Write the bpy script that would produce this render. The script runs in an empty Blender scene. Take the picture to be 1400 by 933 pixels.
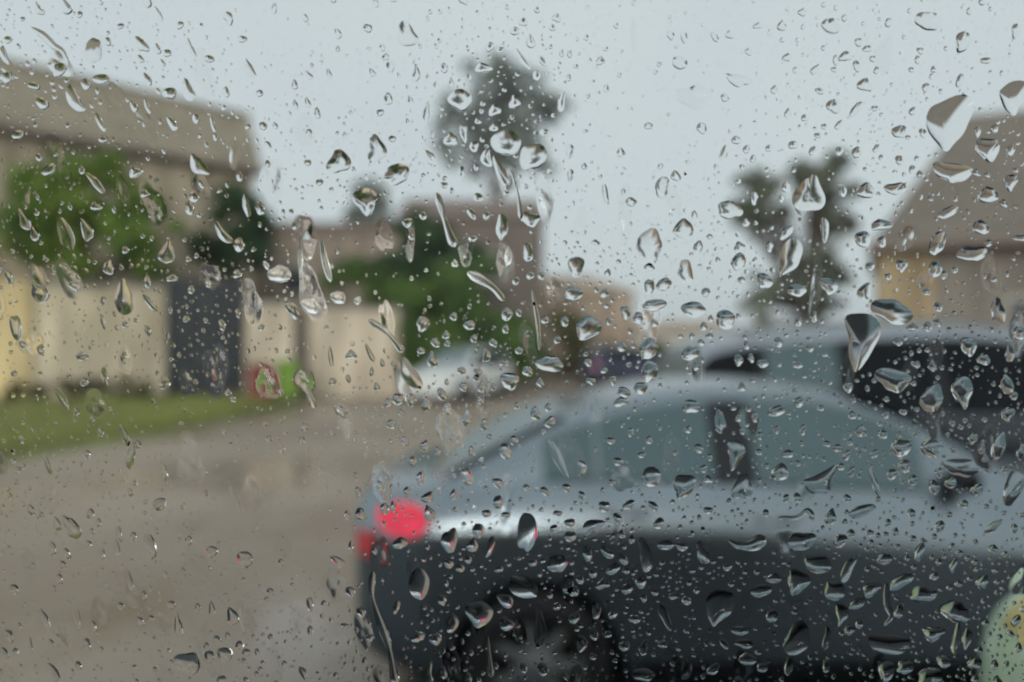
import bpy, bmesh, math, random
import numpy as np
from mathutils import Vector, Matrix

R = math.radians
random.seed(11)
rng = np.random.default_rng(11)
scn = bpy.context.scene
col = scn.collection

# ------------------------------------------------------------------ camera
F = 1100.0                 # focal length in photograph pixels (photograph 1400 wide)
CH = 1.6                   # eye height, metres
HY = 472.0                 # photograph row of the horizon
PANE_D = 0.20              # eye to outer face of the car window
cd = bpy.data.cameras.new('camera')
cd.sensor_width = 36.0
cd.lens = 36.0 * F / 1400.0
cd.clip_start = 0.02
cd.clip_end = 3000
cd.dof.use_dof = True
cd.dof.focus_distance = PANE_D + 0.014      # held a touch beyond the glass
cd.dof.aperture_fstop = 6.0
cd.dof.aperture_blades = 0
cam = bpy.data.objects.new('camera', cd)
col.objects.link(cam)
cam.location = (0, 0, CH)
cam.rotation_euler = (R(90) + math.atan((HY - 466.5) / F), 0, 0)
scn.camera = cam

# ------------------------------------------------------------------ sky, sun, exposure
SUN_EL, SUN_AZ = R(15), R(190)
world = bpy.data.worlds.new('World')
scn.world = world
world.use_nodes = True
wt = world.node_tree
wt.nodes.clear()
wo = wt.nodes.new('ShaderNodeOutputWorld')
bg = wt.nodes.new('ShaderNodeBackground')
sk = wt.nodes.new('ShaderNodeTexSky')
sk.sky_type = 'NISHITA'
sk.sun_disc = False
sk.sun_elevation = SUN_EL
sk.sun_rotation = SUN_AZ
sk.dust_density = 4.0
sk.air_density = 1.0
mx = wt.nodes.new('ShaderNodeMix')
mx.data_type = 'RGBA'
mx.inputs['Factor'].default_value = 0.93
tc = wt.nodes.new('ShaderNodeTexCoord')
nz = wt.nodes.new('ShaderNodeTexNoise')
nz.inputs['Scale'].default_value = 1.6
nz.inputs['Detail'].default_value = 3.0
cr = wt.nodes.new('ShaderNodeValToRGB')
cr.color_ramp.elements[0].position = 0.3
cr.color_ramp.elements[0].color = (5.65, 6.4, 6.7, 1)
cr.color_ramp.elements[1].position = 0.7
cr.color_ramp.elements[1].color = (6.45, 7.05, 7.25, 1)
wt.links.new(tc.outputs['Generated'], nz.inputs['Vector'])
wt.links.new(nz.outputs['Fac'], cr.inputs['Fac'])
wt.links.new(sk.outputs['Color'], mx.inputs['A'])
wt.links.new(cr.outputs['Color'], mx.inputs['B'])
wt.links.new(mx.outputs['Result'], bg.inputs['Color'])
bg.inputs['Strength'].default_value = 0.1
wt.links.new(bg.outputs['Background'], wo.inputs['Surface'])

sl = bpy.data.lights.new('sun', 'SUN')
sl.energy = 1.3
sl.angle = R(26)
sl.color = (1.0, 0.97, 0.93)
sun = bpy.data.objects.new('sun', sl)
col.objects.link(sun)
sd = Vector((math.sin(SUN_AZ) * math.cos(SUN_EL), math.cos(SUN_AZ) * math.cos(SUN_EL), math.sin(SUN_EL)))
sun.rotation_euler = (-sd).to_track_quat('-Z', 'Y').to_euler()

scn.view_settings.view_transform = 'Standard'
scn.view_settings.look = 'None'
scn.view_settings.exposure = 0.0
scn.view_settings.gamma = 1.0
scn.view_settings.use_curve_mapping = False
scn.render.engine = 'CYCLES'
cy = scn.cycles
cy.use_denoising = True
cy.denoiser = 'OPENIMAGEDENOISE'
cy.filter_width = 1.9
cy.max_bounces = 12
cy.use_adaptive_sampling = True
cy.adaptive_threshold = 0.02
cy.diffuse_bounces = 2
cy.glossy_bounces = 3
cy.transmission_bounces = 8
cy.transparent_max_bounces = 16
cy.caustics_reflective = False
cy.caustics_refractive = True
cy.sample_clamp_indirect = 6.0

# ------------------------------------------------------------------ helpers
def pix(px, py, Y):
    """photograph pixel + distance -> world point"""
    return ((px - 700.0) / F * Y, Y, CH - (py - HY) / F * Y)

def pxx(px, Y):
    return (px - 700.0) / F * Y

def pyz(py, Y):
    return CH - (py - HY) / F * Y

_mats = {}
def mat(name, color, rough=0.8, metallic=0.0, var=0.0, scale=4.0, color2=None, bump=0.0, bump_scale=40.0,
        coat=0.0, coat_rough=0.05, emit=None, emit_strength=0.0, spec=0.5, stretch=None, rough_var=0.0, detail=6.0):
    m = bpy.data.materials.new(name)
    m.use_nodes = True
    nt = m.node_tree
    b = nt.nodes['Principled BSDF']
    b.inputs['Base Color'].default_value = (*color, 1)
    b.inputs['Roughness'].default_value = rough
    b.inputs['Metallic'].default_value = metallic
    b.inputs['Specular IOR Level'].default_value = spec
    b.inputs['Coat Weight'].default_value = coat
    b.inputs['Coat Roughness'].default_value = coat_rough
    if emit:
        b.inputs['Emission Color'].default_value = (*emit, 1)
        b.inputs['Emission Strength'].default_value = emit_strength
    if var > 0 or color2 or bump > 0 or rough_var > 0:
        t = nt.nodes.new('ShaderNodeTexCoord')
        mp = nt.nodes.new('ShaderNodeMapping')
        if stretch:
            mp.inputs['Scale'].default_value = stretch
        nt.links.new(t.outputs['Object'], mp.inputs['Vector'])
        n = nt.nodes.new('ShaderNodeTexNoise')
        n.inputs['Scale'].default_value = scale
        n.inputs['Detail'].default_value = detail
        nt.links.new(mp.outputs['Vector'], n.inputs['Vector'])
        if var > 0 or color2:
            r = nt.nodes.new('ShaderNodeValToRGB')
            c2 = color2 if color2 else tuple(min(1, c * (1 + var)) for c in color)
            c1 = color if color2 else tuple(c * (1 - var) for c in color)
            r.color_ramp.elements[0].position = 0.32
            r.color_ramp.elements[0].color = (*c1, 1)
            r.color_ramp.elements[1].position = 0.68
            r.color_ramp.elements[1].color = (*c2, 1)
            nt.links.new(n.outputs['Fac'], r.inputs['Fac'])
            nt.links.new(r.outputs['Color'], b.inputs['Base Color'])
        if rough_var > 0:
            mr = nt.nodes.new('ShaderNodeMapRange')
            mr.inputs['From Min'].default_value = 0.35
            mr.inputs['From Max'].default_value = 0.65
            mr.inputs['To Min'].default_value = max(0.02, rough - rough_var)
            mr.inputs['To Max'].default_value = min(1, rough + rough_var)
            nt.links.new(n.outputs['Fac'], mr.inputs['Value'])
            nt.links.new(mr.outputs['Result'], b.inputs['Roughness'])
        if bump > 0:
            n2 = nt.nodes.new('ShaderNodeTexNoise')
            n2.inputs['Scale'].default_value = bump_scale
            n2.inputs['Detail'].default_value = 4
            nt.links.new(mp.outputs['Vector'], n2.inputs['Vector'])
            bp = nt.nodes.new('ShaderNodeBump')
            bp.inputs['Strength'].default_value = bump
            bp.inputs['Distance'].default_value = 0.02
            nt.links.new(n2.outputs['Fac'], bp.inputs['Height'])
            nt.links.new(bp.outputs['Normal'], b.inputs['Normal'])
    _mats[name] = m
    return m

class MB:
    """collects faces, build() links them as one mesh object"""
    def __init__(s):
        s.v, s.f, s.sm = [], [], []
    def add(s, verts, faces, smooth=False):
        o = len(s.v)
        s.v += [tuple(p) for p in verts]
        s.f += [tuple(i + o for i in f) for f in faces]
        s.sm += [smooth] * len(faces)
        return s
    def box(s, x0, x1, y0, y1, z0, z1):
        v = [(x0, y0, z0), (x1, y0, z0), (x1, y1, z0), (x0, y1, z0), (x0, y0, z1), (x1, y0, z1), (x1, y1, z1), (x0, y1, z1)]
        return s.add(v, [(0, 3, 2, 1), (4, 5, 6, 7), (0, 1, 5, 4), (1, 2, 6, 5), (2, 3, 7, 6), (3, 0, 4, 7)])
    def frustum(s, b, t, z0, z1):
        (ax0, ax1, ay0, ay1), (bx0, bx1, by0, by1) = b, t
        v = [(ax0, ay0, z0), (ax1, ay0, z0), (ax1, ay1, z0), (ax0, ay1, z0), (bx0, by0, z1), (bx1, by0, z1), (bx1, by1, z1), (bx0, by1, z1)]
        return s.add(v, [(0, 3, 2, 1), (4, 5, 6, 7), (0, 1, 5, 4), (1, 2, 6, 5), (2, 3, 7, 6), (3, 0, 4, 7)])
    def grid(s, pts, smooth=True):
        """pts[i][j] -> surface"""
        n, m = len(pts), len(pts[0])
        v = [p for row in pts for p in row]
        f = [(i * m + j, i * m + j + 1, (i + 1) * m + j + 1, (i + 1) * m + j) for i in range(n - 1) for j in range(m - 1)]
        return s.add(v, f, smooth)
    def tube(s, path, radii, seg=7, cap=True):
        path = [Vector(p) for p in path]
        rings = []
        for i, p in enumerate(path):
            d = (path[min(i + 1, len(path) - 1)] - path[max(i - 1, 0)]).normalized()
            a = d.orthogonal().normalized()
            if rings:
                a = (pa - d * pa.dot(d))
                a = a.normalized() if a.length > 1e-5 else d.orthogonal().normalized()
            pa = a
            b = d.cross(a)
            rings.append([p + (a * math.cos(2 * math.pi * k / seg) + b * math.sin(2 * math.pi * k / seg)) * radii[i] for k in range(seg)])
        v = [q for r_ in rings for q in r_]
        f = []
        for i in range(len(rings) - 1):
            for k in range(seg):
                k2 = (k + 1) % seg
                f.append((i * seg + k, i * seg + k2, (i + 1) * seg + k2, (i + 1) * seg + k))
        s.add(v, f, True)
        if cap:
            s.add(rings[0], [tuple(reversed(range(seg)))])
            s.add(rings[-1], [tuple(range(seg))])
        return s
    def lathe_y(s, prof, seg=28, cx=0, cz=0):
        """prof: (radius, y) turned about the y axis"""
        rows = []
        for (r_, y) in prof:
            rows.append([(cx + r_ * math.cos(2 * math.pi * k / seg), y, cz + r_ * math.sin(2 * math.pi * k / seg)) for k in range(seg + 1)])
        return s.grid(rows)
    def mesh(s, name):
        me = bpy.data.meshes.new(name)
        me.from_pydata(s.v, [], s.f)
        me.polygons.foreach_set('use_smooth', s.sm)
        me.update()
        return me
    def build(s, name, material, parent=None):
        o = bpy.data.objects.new(name, s.mesh(name))
        if material:
            o.data.materials.append(material)
        col.objects.link(o)
        if parent:
            o.parent = parent
        return o

def tag(o, label=None, cat=None, group=None, kind=None):
    if label: o['label'] = label
    if cat: o['category'] = cat
    if group: o['group'] = group
    if kind: o['kind'] = kind
    return o

def thing(name, loc, rz, label, cat, group=None):
    o = bpy.data.objects.new(name, None)
    o.empty_display_size = 0.2
    col.objects.link(o)
    o.location = loc
    o.rotation_euler = (0, 0, rz)
    return tag(o, label, cat, group)

def bevel(o, w=0.02, seg=2):
    b = o.modifiers.new('bevel', 'BEVEL')
    b.width = w
    b.segments = seg
    b.limit_method = 'ANGLE'
    return o

# ------------------------------------------------------------------ materials
M = {}
M['ground'] = mat('ground_dirt', (0.17, 0.15, 0.12), 0.85, var=0.25, scale=0.6, bump=0.3, bump_scale=6)
def road_mat():
    m = mat('wet_road', (0.262, 0.200, 0.148), 0.5, scale=0.30, color2=(0.41, 0.335, 0.262), detail=9)
    nt = m.node_tree
    b = nt.nodes['Principled BSDF']
    t = nt.nodes.new('ShaderNodeTexCoord')
    mp = nt.nodes.new('ShaderNodeMapping')
    mp.inputs['Scale'].default_value = (1.0, .45, 1.0)
    mp.inputs['Rotation'].default_value = (0, 0, .35)
    n = nt.nodes.new('ShaderNodeTexNoise')
    n.inputs['Scale'].default_value = .55
    n.inputs['Detail'].default_value = 5
    n.inputs['Roughness'].default_value = .62
    r = nt.nodes.new('ShaderNodeMapRange')
    r.inputs['From Min'].default_value = .46
    r.inputs['From Max'].default_value = .60
    r.inputs['To Min'].default_value = .75
    r.inputs['To Max'].default_value = .14
    nt.links.new(t.outputs['Object'], mp.inputs['Vector'])
    nt.links.new(mp.outputs['Vector'], n.inputs['Vector'])
    nt.links.new(n.outputs['Fac'], r.inputs['Value'])
    nt.links.new(r.outputs['Result'], b.inputs['Roughness'])
    n2 = nt.nodes.new('ShaderNodeTexNoise')
    n2.inputs['Scale'].default_value = 18
    n2.inputs['Detail'].default_value = 4
    nt.links.new(t.outputs['Object'], n2.inputs['Vector'])
    st = nt.nodes.new('ShaderNodeMapRange')
    st.inputs['From Min'].default_value = .14
    st.inputs['From Max'].default_value = .75
    st.inputs['To Min'].default_value = .03
    st.inputs['To Max'].default_value = .30
    nt.links.new(r.outputs['Result'], st.inputs['Value'])
    bp = nt.nodes.new('ShaderNodeBump')
    bp.inputs['Distance'].default_value = .02
    nt.links.new(st.outputs['Result'], bp.inputs['Strength'])
    nt.links.new(n2.outputs['Fac'], bp.inputs['Height'])
    nt.links.new(bp.outputs['Normal'], b.inputs['Normal'])
    return m
M['road'] = road_mat()
M['verge'] = mat('verge_soil', (0.18, 0.17, 0.075), 0.95, scale=0.8, color2=(0.25, 0.28, 0.09), bump=0.4, bump_scale=12)
M['grass'] = mat('grass_blades', (0.22, 0.21, 0.085), 0.7, scale=0.4, color2=(0.30, 0.35, 0.08))
M['cream'] = mat('cream_render', (0.58, 0.50, 0.365), 0.9, var=0.34, scale=1.5, stretch=(1, 1, .2), bump=0.12, bump_scale=18)
M['cream2'] = mat('pinkish_render', (0.60, 0.51, 0.39), 0.9, var=0.34, scale=1.5, stretch=(1, 1, .2), bump=0.12, bump_scale=18)
M['ochre'] = mat('ochre_render', (0.66, 0.52, 0.28), 0.9, var=0.34, scale=1.5, stretch=(1, 1, .2), bump=0.12, bump_scale=18)
M['villa'] = mat('villa_render', (0.42, 0.35, 0.255), 0.9, var=0.34, scale=1.5, stretch=(1, 1, .2), bump=0.12, bump_scale=18)
M['villa_roof'] = mat('villa_roof_tile', (0.25, 0.215, 0.16), 0.7, color2=(0.42, 0.36, 0.27), scale=1.1, bump=0.5, bump_scale=10, stretch=(1, 1, 3))
M['brown'] = mat('brown_render', (0.34, 0.28, 0.22), 0.9, var=0.34, scale=1.5, stretch=(1, 1, .2), bump=0.12, bump_scale=18)
M['dark_brown'] = mat('dark_brown_render', (0.18, 0.15, 0.13), 0.9, var=0.34, scale=1.5, stretch=(1, 1, .2), bump=0.12, bump_scale=18)
M['roof_brown'] = mat('brown_roof_tile', (0.20, 0.155, 0.13), 0.7, var=0.18, scale=1.4, bump=0.5, bump_scale=10, stretch=(1, 1, 3))
M['red_house'] = mat('russet_render', (0.42, 0.33, 0.25), 0.9, var=0.34, scale=1.5, stretch=(1, 1, .2), bump=0.12, bump_scale=18)
M['grey_roof'] = mat('grey_brown_roof', (0.185, 0.158, 0.13), 0.75, var=0.15, scale=1.2, bump=0.5, bump_scale=9, stretch=(1, 1, 3))
M['grey_wall'] = mat('grey_brown_render', (0.20, 0.178, 0.152), 0.9, var=0.34, scale=1.5, stretch=(1, 1, .2), bump=0.12, bump_scale=18)
M['ochre_dull'] = mat('dull_ochre_render', (0.40, 0.31, 0.19), 0.9, var=0.34, scale=1.5, stretch=(1, 1, .2), bump=0.12, bump_scale=18)
M['trim'] = mat('pale_trim', (0.50, 0.46, 0.40), 0.8, var=0.08, scale=3)
M['pane'] = mat('window_glass_far', (0.03, 0.04, 0.045), 0.08, var=0.3, scale=2, spec=0.6)
M['gate'] = mat('dark_gate_metal', (0.018, 0.024, 0.032), 0.45, var=0.25, scale=3, spec=0.5)
M['bark'] = mat('bark', (0.09, 0.07, 0.055), 0.9, var=0.3, scale=8, bump=0.5, bump_scale=20)
M['leaf_bright'] = mat('leaf_bright', (0.08, 0.17, 0.02), 0.6, color2=(0.24, 0.34, 0.045), scale=0.9)
M['leaf_mid'] = mat('leaf_mid', (0.045, 0.105, 0.03), 0.6, color2=(0.14, 0.23, 0.045), scale=0.9)
M['leaf_dark'] = mat('leaf_dark', (0.025, 0.06, 0.028), 0.6, color2=(0.06, 0.115, 0.035), scale=0.9)
M['leaf_haze_grey'] = mat('leaf_haze_grey', (0.20, 0.235, 0.21), 0.65, color2=(0.30, 0.34, 0.30), scale=0.6)  # rain haze over the far trees painted in as pale grey leaves
M['leaf_dull'] = mat('leaf_dull', (0.12, 0.14, 0.10), 0.65, color2=(0.20, 0.225, 0.16), scale=0.6)
M['leaf_olive'] = mat('leaf_olive', (0.09, 0.09, 0.035), 0.65, color2=(0.15, 0.14, 0.06), scale=0.8)
M['bin_red'] = mat('red_plastic', (0.24, 0.05, 0.038), 0.5, var=0.15, scale=5)
M['bin_green'] = mat('lime_plastic', (0.20, 0.36, 0.05), 0.5, var=0.12, scale=5)
M['rubber'] = mat('black_rubber', (0.016, 0.016, 0.017), 0.75, var=0.3, scale=12)
M['black'] = mat('black_plastic', (0.012, 0.013, 0.015), 0.5, var=0.3, scale=8)
M['gloss_black'] = mat('gloss_black_trim', (0.010, 0.012, 0.014), 0.15, var=0.3, scale=8)
M['alloy'] = mat('alloy_wheel', (0.26, 0.26, 0.255), 0.5, metallic=0.4, var=0.2, scale=9)
M['paint_grey'] = mat('grey_metallic_paint', (0.29, 0.335, 0.365), 0.27, metallic=0.95, var=0.06, scale=3, coat=0.25, bump=0.015, bump_scale=60)
M['paint_dark'] = mat('dark_blue_black_paint', (0.02, 0.023, 0.03), 0.3, metallic=0.2, var=0.1, scale=3, coat=.4)
M['paint_sky_roof'] = mat('sky_sheen_roof_paint', (0.36, 0.39, 0.43), 0.35, metallic=0.7, var=0.06, scale=3, coat=0.5)  # pale colour stands for sky reflected in the dark car's roof
M['paint_white'] = mat('white_car_paint', (0.74, 0.76, 0.74), 0.3, var=0.05, scale=3, coat=0.8)
M['paint_blue'] = mat('dull_blue_paint', (0.06, 0.065, 0.12), 0.35, metallic=0.3, var=0.05, scale=3, coat=0.8)
M['paint_mint'] = mat('pale_green_paint', (0.54, 0.70, 0.48), 0.35, var=0.06, scale=4, coat=0.6)
M['tint'] = mat('reflective_tinted_glass', (0.145, 0.195, 0.20), 0.06, metallic=1.0, var=0.06, scale=1.5)
M['dark_glass'] = mat('dark_car_glass', (0.006, 0.008, 0.010), 0.06, var=0.3, scale=2, spec=0.15)
M['screen_glass'] = mat('wet_screen_glass', (0.42, 0.48, 0.50), 0.42, metallic=1.0, var=0.06, scale=1.5)
M['tail_red'] = mat('red_lamp', (0.55, 0.02, 0.05), 0.2, var=0.15, scale=14, coat=0.5, emit=(1.0, 0.025, 0.085), emit_strength=0.36)
M['tail_core'] = mat('red_lamp_core', (0.6, 0.03, 0.06), 0.2, var=0.15, scale=14, emit=(1.0, 0.045, 0.12), emit_strength=0.9)
M['reflector'] = mat('glowing_red_reflector', (0.42, 0.05, 0.06), 0.3, var=0.2, scale=14, emit=(1.0, 0.1, 0.1), emit_strength=0.08)  # faint glow put into the material, though it is no lamp
M['lamp_clear'] = mat('headlamp_lens', (0.55, 0.57, 0.58), 0.15, var=0.1, scale=20)
M['amber'] = mat('amber_lens', (0.62, 0.50, 0.20), 0.25, var=0.15, scale=30)
M['mirror'] = mat('mirror_glass', (0.72, 0.75, 0.74), 0.03, metallic=1.0, var=0.02, scale=3)
M['plate'] = mat('number_plate', (0.7, 0.7, 0.66), 0.5, var=0.05, scale=9)

# window pane: clear glass; water: refracting
def clear_glass():
    m = bpy.data.materials.new('clear_window_glass')
    m.use_nodes = True
    nt = m.node_tree
    nt.nodes.clear()
    o = nt.nodes.new('ShaderNodeOutputMaterial')
    t = nt.nodes.new('ShaderNodeBsdfTransparent')
    t.inputs['Color'].default_value = (0.985, 0.995, 0.99, 1)
    nt.links.new(t.outputs[0], o.inputs['Surface'])
    return m
def water_mat():
    m = bpy.data.materials.new('rain_water')
    m.use_nodes = True
    nt = m.node_tree
    nt.nodes.clear()
    o = nt.nodes.new('ShaderNodeOutputMaterial')
    g = nt.nodes.new('ShaderNodeBsdfGlass')
    g.inputs['IOR'].default_value = 1.333
    g.inputs['Roughness'].default_value = 0.0
    g.inputs['Color'].default_value = (1, 1, 1, 1)
    nt.links.new(g.outputs[0], o.inputs['Surface'])
    return m
M['clear'] = clear_glass()
M['water'] = water_mat()

# ------------------------------------------------------------------ ground, road, verge
g = MB()
g.add([(-220, -60, -0.03), (220, -60, -0.03), (220, 380, -0.03), (-220, 380, -0.03)], [(0, 1, 2, 3)])
tag(g.build('ground', M['ground']), kind='structure')
rd = MB()
rd.add([(-7.2, -30, 0), (14, -30, 0), (14, 120, 0), (3.0, 120, 0), (-4.6, 27, 0), (-6.6, 22, 0), (-7.2, 12, 0)], [(0, 1, 2, 3, 4, 5, 6)])
tag(rd.build('road', M['road']), kind='structure')
dark_gnd = MB()  # unseen dark ground, added so the grey saloon's lower side reflects darker
dark_gnd.add([(-6.5, -2.6, .004), (7.0, -2.6, .004), (7.0, 5.3, .004), (-.5, 5.3, .004), (-.5, 3.5, .004), (-6.5, 3.4, .004)], [(0, 1, 2, 3, 4, 5)])
tag(dark_gnd.build('added_dark_ground', mat('added_dark_asphalt', (0.045, 0.047, 0.048), 0.5, var=0.25, scale=3, bump=0.2, bump_scale=60)), kind='structure')
# grass verge: raised bank between road edge and compound wall
edge = [(-8.6, 4.0), (-7.15, 9.2), (-6.8, 11.2), (-6.3, 14), (-5.85, 17), (-5.75, 19.6), (-5.8, 21.2), (-5.9, 22.6)]
back = [(-30, 4.0), (-28, 9.2), (-26, 11.2), (-22, 15), (-19, 19), (-16, 23.5), (-11, 24.5), (-6.0, 23.6)]
vg = MB()
rows = []
for (ex, ey), (bx, by) in zip(edge, back):
    row = []
    for t in (0, 0.015, 0.04, 0.1, 0.3, 0.6, 1.0):
        z = (0.0 if t == 0 else 0.06 if t < 0.02 else 0.09 if t < 0.05 else 0.10) + 0.004
        row.append((ex + (bx - ex) * t, ey + (by - ey) * t, z))
    rows.append(row)
vg.grid(rows)
tag(vg.build('verge_ground', M['verge']), kind='structure')
gr = MB()
for i in range(16000):
    t = rng.random() * 7
    k = min(int(t), 6); f = t - k
    ex = edge[k][0] + (edge[k + 1][0] - edge[k][0]) * f; ey = edge[k][1] + (edge[k + 1][1] - edge[k][1]) * f
    bx = back[k][0] + (back[k + 1][0] - back[k][0]) * f; by = back[k][1] + (back[k + 1][1] - back[k][1]) * f
    u = rng.random() ** 1.6 * 0.75 + 0.012
    x, y = ex + (bx - ex) * u, ey + (by - ey) * u
    h = 0.06 + 0.14 * rng.random()
    a = rng.random() * 6.28
    w = 0.025
    lx, ly = (rng.random() - .5) * 0.14, (rng.random() - .5) * 0.14
    gr.add([(x - w * math.cos(a), y - w * math.sin(a), 0.09), (x + w * math.cos(a), y + w * math.sin(a), 0.09), (x + lx, y + ly, 0.09 + h)], [(0, 1, 2)])
tag(gr.build('grass', M['grass']), 'short wet grass on the verge along the compound wall', 'grass', kind='stuff')

# ------------------------------------------------------------------ compound wall and gate
A = Vector((pxx(-60, 21.4), 21.4)); B = Vector((pxx(548, 25.0), 25.0))
WDIR = (B - A).normalized()
WANG = math.atan2(WDIR.y, WDIR.x)
def along(px):
    """distance along the wall line where the sight line of column px crosses it"""
    k = (px - 700.0) / F
    # A + s*D has x = k*y
    return (k * A.y - A.x) / (WDIR.x - k * WDIR.y)
def wall_piece(name, px0, px1, h, m, label, thick=0.25, coping=True, zbase=0.0):
    s0, s1 = along(px0), along(px1)
    p = A + WDIR * s0
    t = thing(name, (p.x, p.y, zbase), WANG, label, 'wall')
    L = s1 - s0
    MB().box(0, L, 0, thick, 0, h).build('wall_body', m, t)
    if coping:
        bevel(MB().box(-0.02, L + 0.02, -0.04, thick + 0.04, h, h + 0.10).build('coping', M['trim'], t), 0.015)
    MB().box(0, L, -0.02, -0.002, 0.0, 0.35).build('plinth', m, t)
    return t, L
w1, L1 = wall_piece('compound_wall', -60, 226, 3.15, M['cream'], 'long beige rendered compound wall behind the grass verge, left of the dark gate')
# ochre pier at the left end of that wall
s0, s1 = along(-58) - along(-60), along(44) - along(-60)
bevel(MB().box(s0, s1, -0.12, -0.022, 0, 3.35).build('ochre_panel', M['ochre'], w1), 0.01)['label'] = 'yellow ochre rendered panel'
w2, L2 = wall_piece('compound_wall', 336, 400, 2.75, M['cream2'], 'short beige wall behind the red and lime bins, right of the dark gate')
w3, L3 = wall_piece('compound_wall', 424, 546, 2.62, M['cream2'], 'plain pinkish beige wall between the bins and the white car')
# dark gate
sg0, sg1 = along(228), along(334)
p = A + WDIR * sg0
LG = sg1 - sg0
gt = thing('metal_gate', (p.x, p.y, 0), WANG, 'tall dark navy metal gate between two beige walls, shrub above it', 'gate')
for xx in (0.0, LG - 0.14):
    bevel(MB().box(xx, xx + 0.14, -0.02, 0.22, 0, 3.5).build('gate_post', M['gate'], gt), 0.01)
MB().box(0.14, LG - 0.14, 0.0, 0.2, 3.3, 3.5).build('lintel', M['gate'], gt)
half = (LG - 0.28) / 2
for k in range(2):
    x0 = 0.14 + k * half
    lf = MB().box(x0 + 0.015, x0 + half - 0.015, 0.07, 0.11, 0.05, 3.28).build('gate_leaf', M['gate'], gt)
    for j in range(4):
        bw = (half - 0.16) / 4
        bevel(MB().box(x0 + 0.08 + j * bw + 0.02, x0 + 0.08 + (j + 1) * bw - 0.02, 0.045, 0.068, 0.18, 3.12).build('slat', M['gate'], lf), 0.006)
    MB().tube([(x0 + (half - 0.12 if k == 0 else 0.12), 0.02, 1.0), (x0 + (half - 0.12 if k == 0 else 0.12), 0.02, 1.4)], [0.018, 0.018]).build('handle', M['alloy'], lf)
# dark recess post between the two pale walls
sp0, sp1 = along(402), along(422)
p = A + WDIR * sp0
pt = thing('gate_pier', (p.x, p.y + 0.25, 0), WANG, 'narrow dark brown pier in the gap beside the lime green bin', 'pier')
MB().box(0, sp1 - sp0, 0, 0.3, 0, 2.7).build('pier_shaft', M['dark_brown'], pt)
bevel(MB().box(-0.04, sp1 - sp0 + 0.04, -0.04, 0.34, 2.7, 2.82).build('pier_cap', M['trim'], pt), 0.01)

# ------------------------------------------------------------------ wheelie bins
def wheelie(px, Y, w, h, m, label, rz):
    t = thing('wheelie_bin', (pxx(px, Y), Y, 0.1), rz, label, 'bin', 'wheelie bins by the wall')
    bevel(MB().frustum((-w * .40, w * .40, -w * .40, w * .42), (-w * .5, w * .5, -w * .5, w * .52), 0.06, h * .88).build('bin_body', m, t), 0.03, 3)
    lid = MB()
    pts = []
    for i in range(6):
        yy = -w * .56 + i / 5 * w * 1.14
        pts.append([(-w * .54, yy, h * .885), (-w * .5, yy, h * .93 + .03 * math.sin(i / 5 * 3.14)), (0, yy, h * .96 + .04 * math.sin(i / 5 * 3.14)), (w * .5, yy, h * .93 + .03 * math.sin(i / 5 * 3.14)), (w * .54, yy, h * .885)])
    lid.grid(pts)
    lid.add([r_[k] for r_ in (pts[0],) for k in range(5)], [(0, 1, 2, 3, 4)])
    lid.add([pts[-1][k] for k in range(5)], [(4, 3, 2, 1, 0)])
    lid.add([pts[0][0], pts[0][4], pts[-1][4], pts[-1][0]], [(0, 1, 2, 3)])
    lid.build('lid', m, t)
    MB().tube([(-w * .42, w * .6, h * .86), (w * .42, w * .6, h * .86)], [.018, .018]).build('handle', m, t)
    for sx in (-1, 1):
        wl = MB().lathe_y([(0.0, -0.03), (0.09, -0.03), (0.1, -0.015), (0.1, 0.015), (0.09, 0.03), (0.0, 0.03)], 16).build('wheel', M['rubber'], t)
        wl.location = (sx * w * .5, w * .44, 0.1)
        wl.rotation_euler = (0, 0, R(90))
    return t
wheelie(355, 21.6, .62, 1.02, M['bin_red'], 'red wheelie bin standing against the short beige wall', WANG)
wheelie(392, 21.9, .54, 1.12, M['bin_green'], 'bright lime green wheelie bin right of the red bin', WANG + .15)

# ------------------------------------------------------------------ houses
def window(parent, x0, x1, z0, z1, y=0.0, m=None):
    w = MB().box(x0, x1, y - 0.03, y - 0.006, z0, z1).build('window', M['trim'], parent)
    for k in range(2):
        a = x0 + 0.08 + k * (x1 - x0 - .1) / 2
        MB().box(a, a + (x1 - x0 - .2) / 2, y - 0.042, y - 0.033, z0 + .08, z1 - .08).build('pane', m or M['pane'], w)
    MB().box(x0 - .08, x1 + .08, y - 0.14, y - 0.006, z0 - .08, z0 - 0.004).build('sill', M['trim'], w)
    return w

# villa on the left: facade runs away to the right
pL, pR = Vector((pxx(0, 24.0), 24.0)), Vector((pxx(346, 30.0), 30.0))
d = (pR - pL).normalized()
S = pL - d * 4.0
LH = (pR - S).length
hA = thing('villa', (S.x, S.y, 0), math.atan2(d.y, d.x), 'large beige villa with deep brown tiled roof band at the left edge', 'house')
EA, TA = 7.95, 10.15
MB().box(0, LH, 0, 9, 0, EA).build('wall', M['villa'], hA)
rf = MB().frustum((-0.25, LH + 0.18, -0.35, 9.3), (0.15, LH + 0.02, 0.35, 8.7), EA + 0.19, TA).build('roof', M['villa_roof'], hA)
MB().box(-0.35, LH + 0.24, -0.45, 9.4, EA + 0.005, EA + 0.185).build('eave', M['roof_brown'], rf)
bevel(MB().box(0.1, LH + 0.07, 0.28, 8.8, TA + 0.004, TA + 0.16).build('ridge_cap', M['villa_roof'], rf), 0.03)
for xa in (4.6, 7.2):
    window(hA, xa, xa + 1.3, 4.9, 6.3)
window(hA, 10.6, 11.3, 4.4, 5.6)

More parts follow.
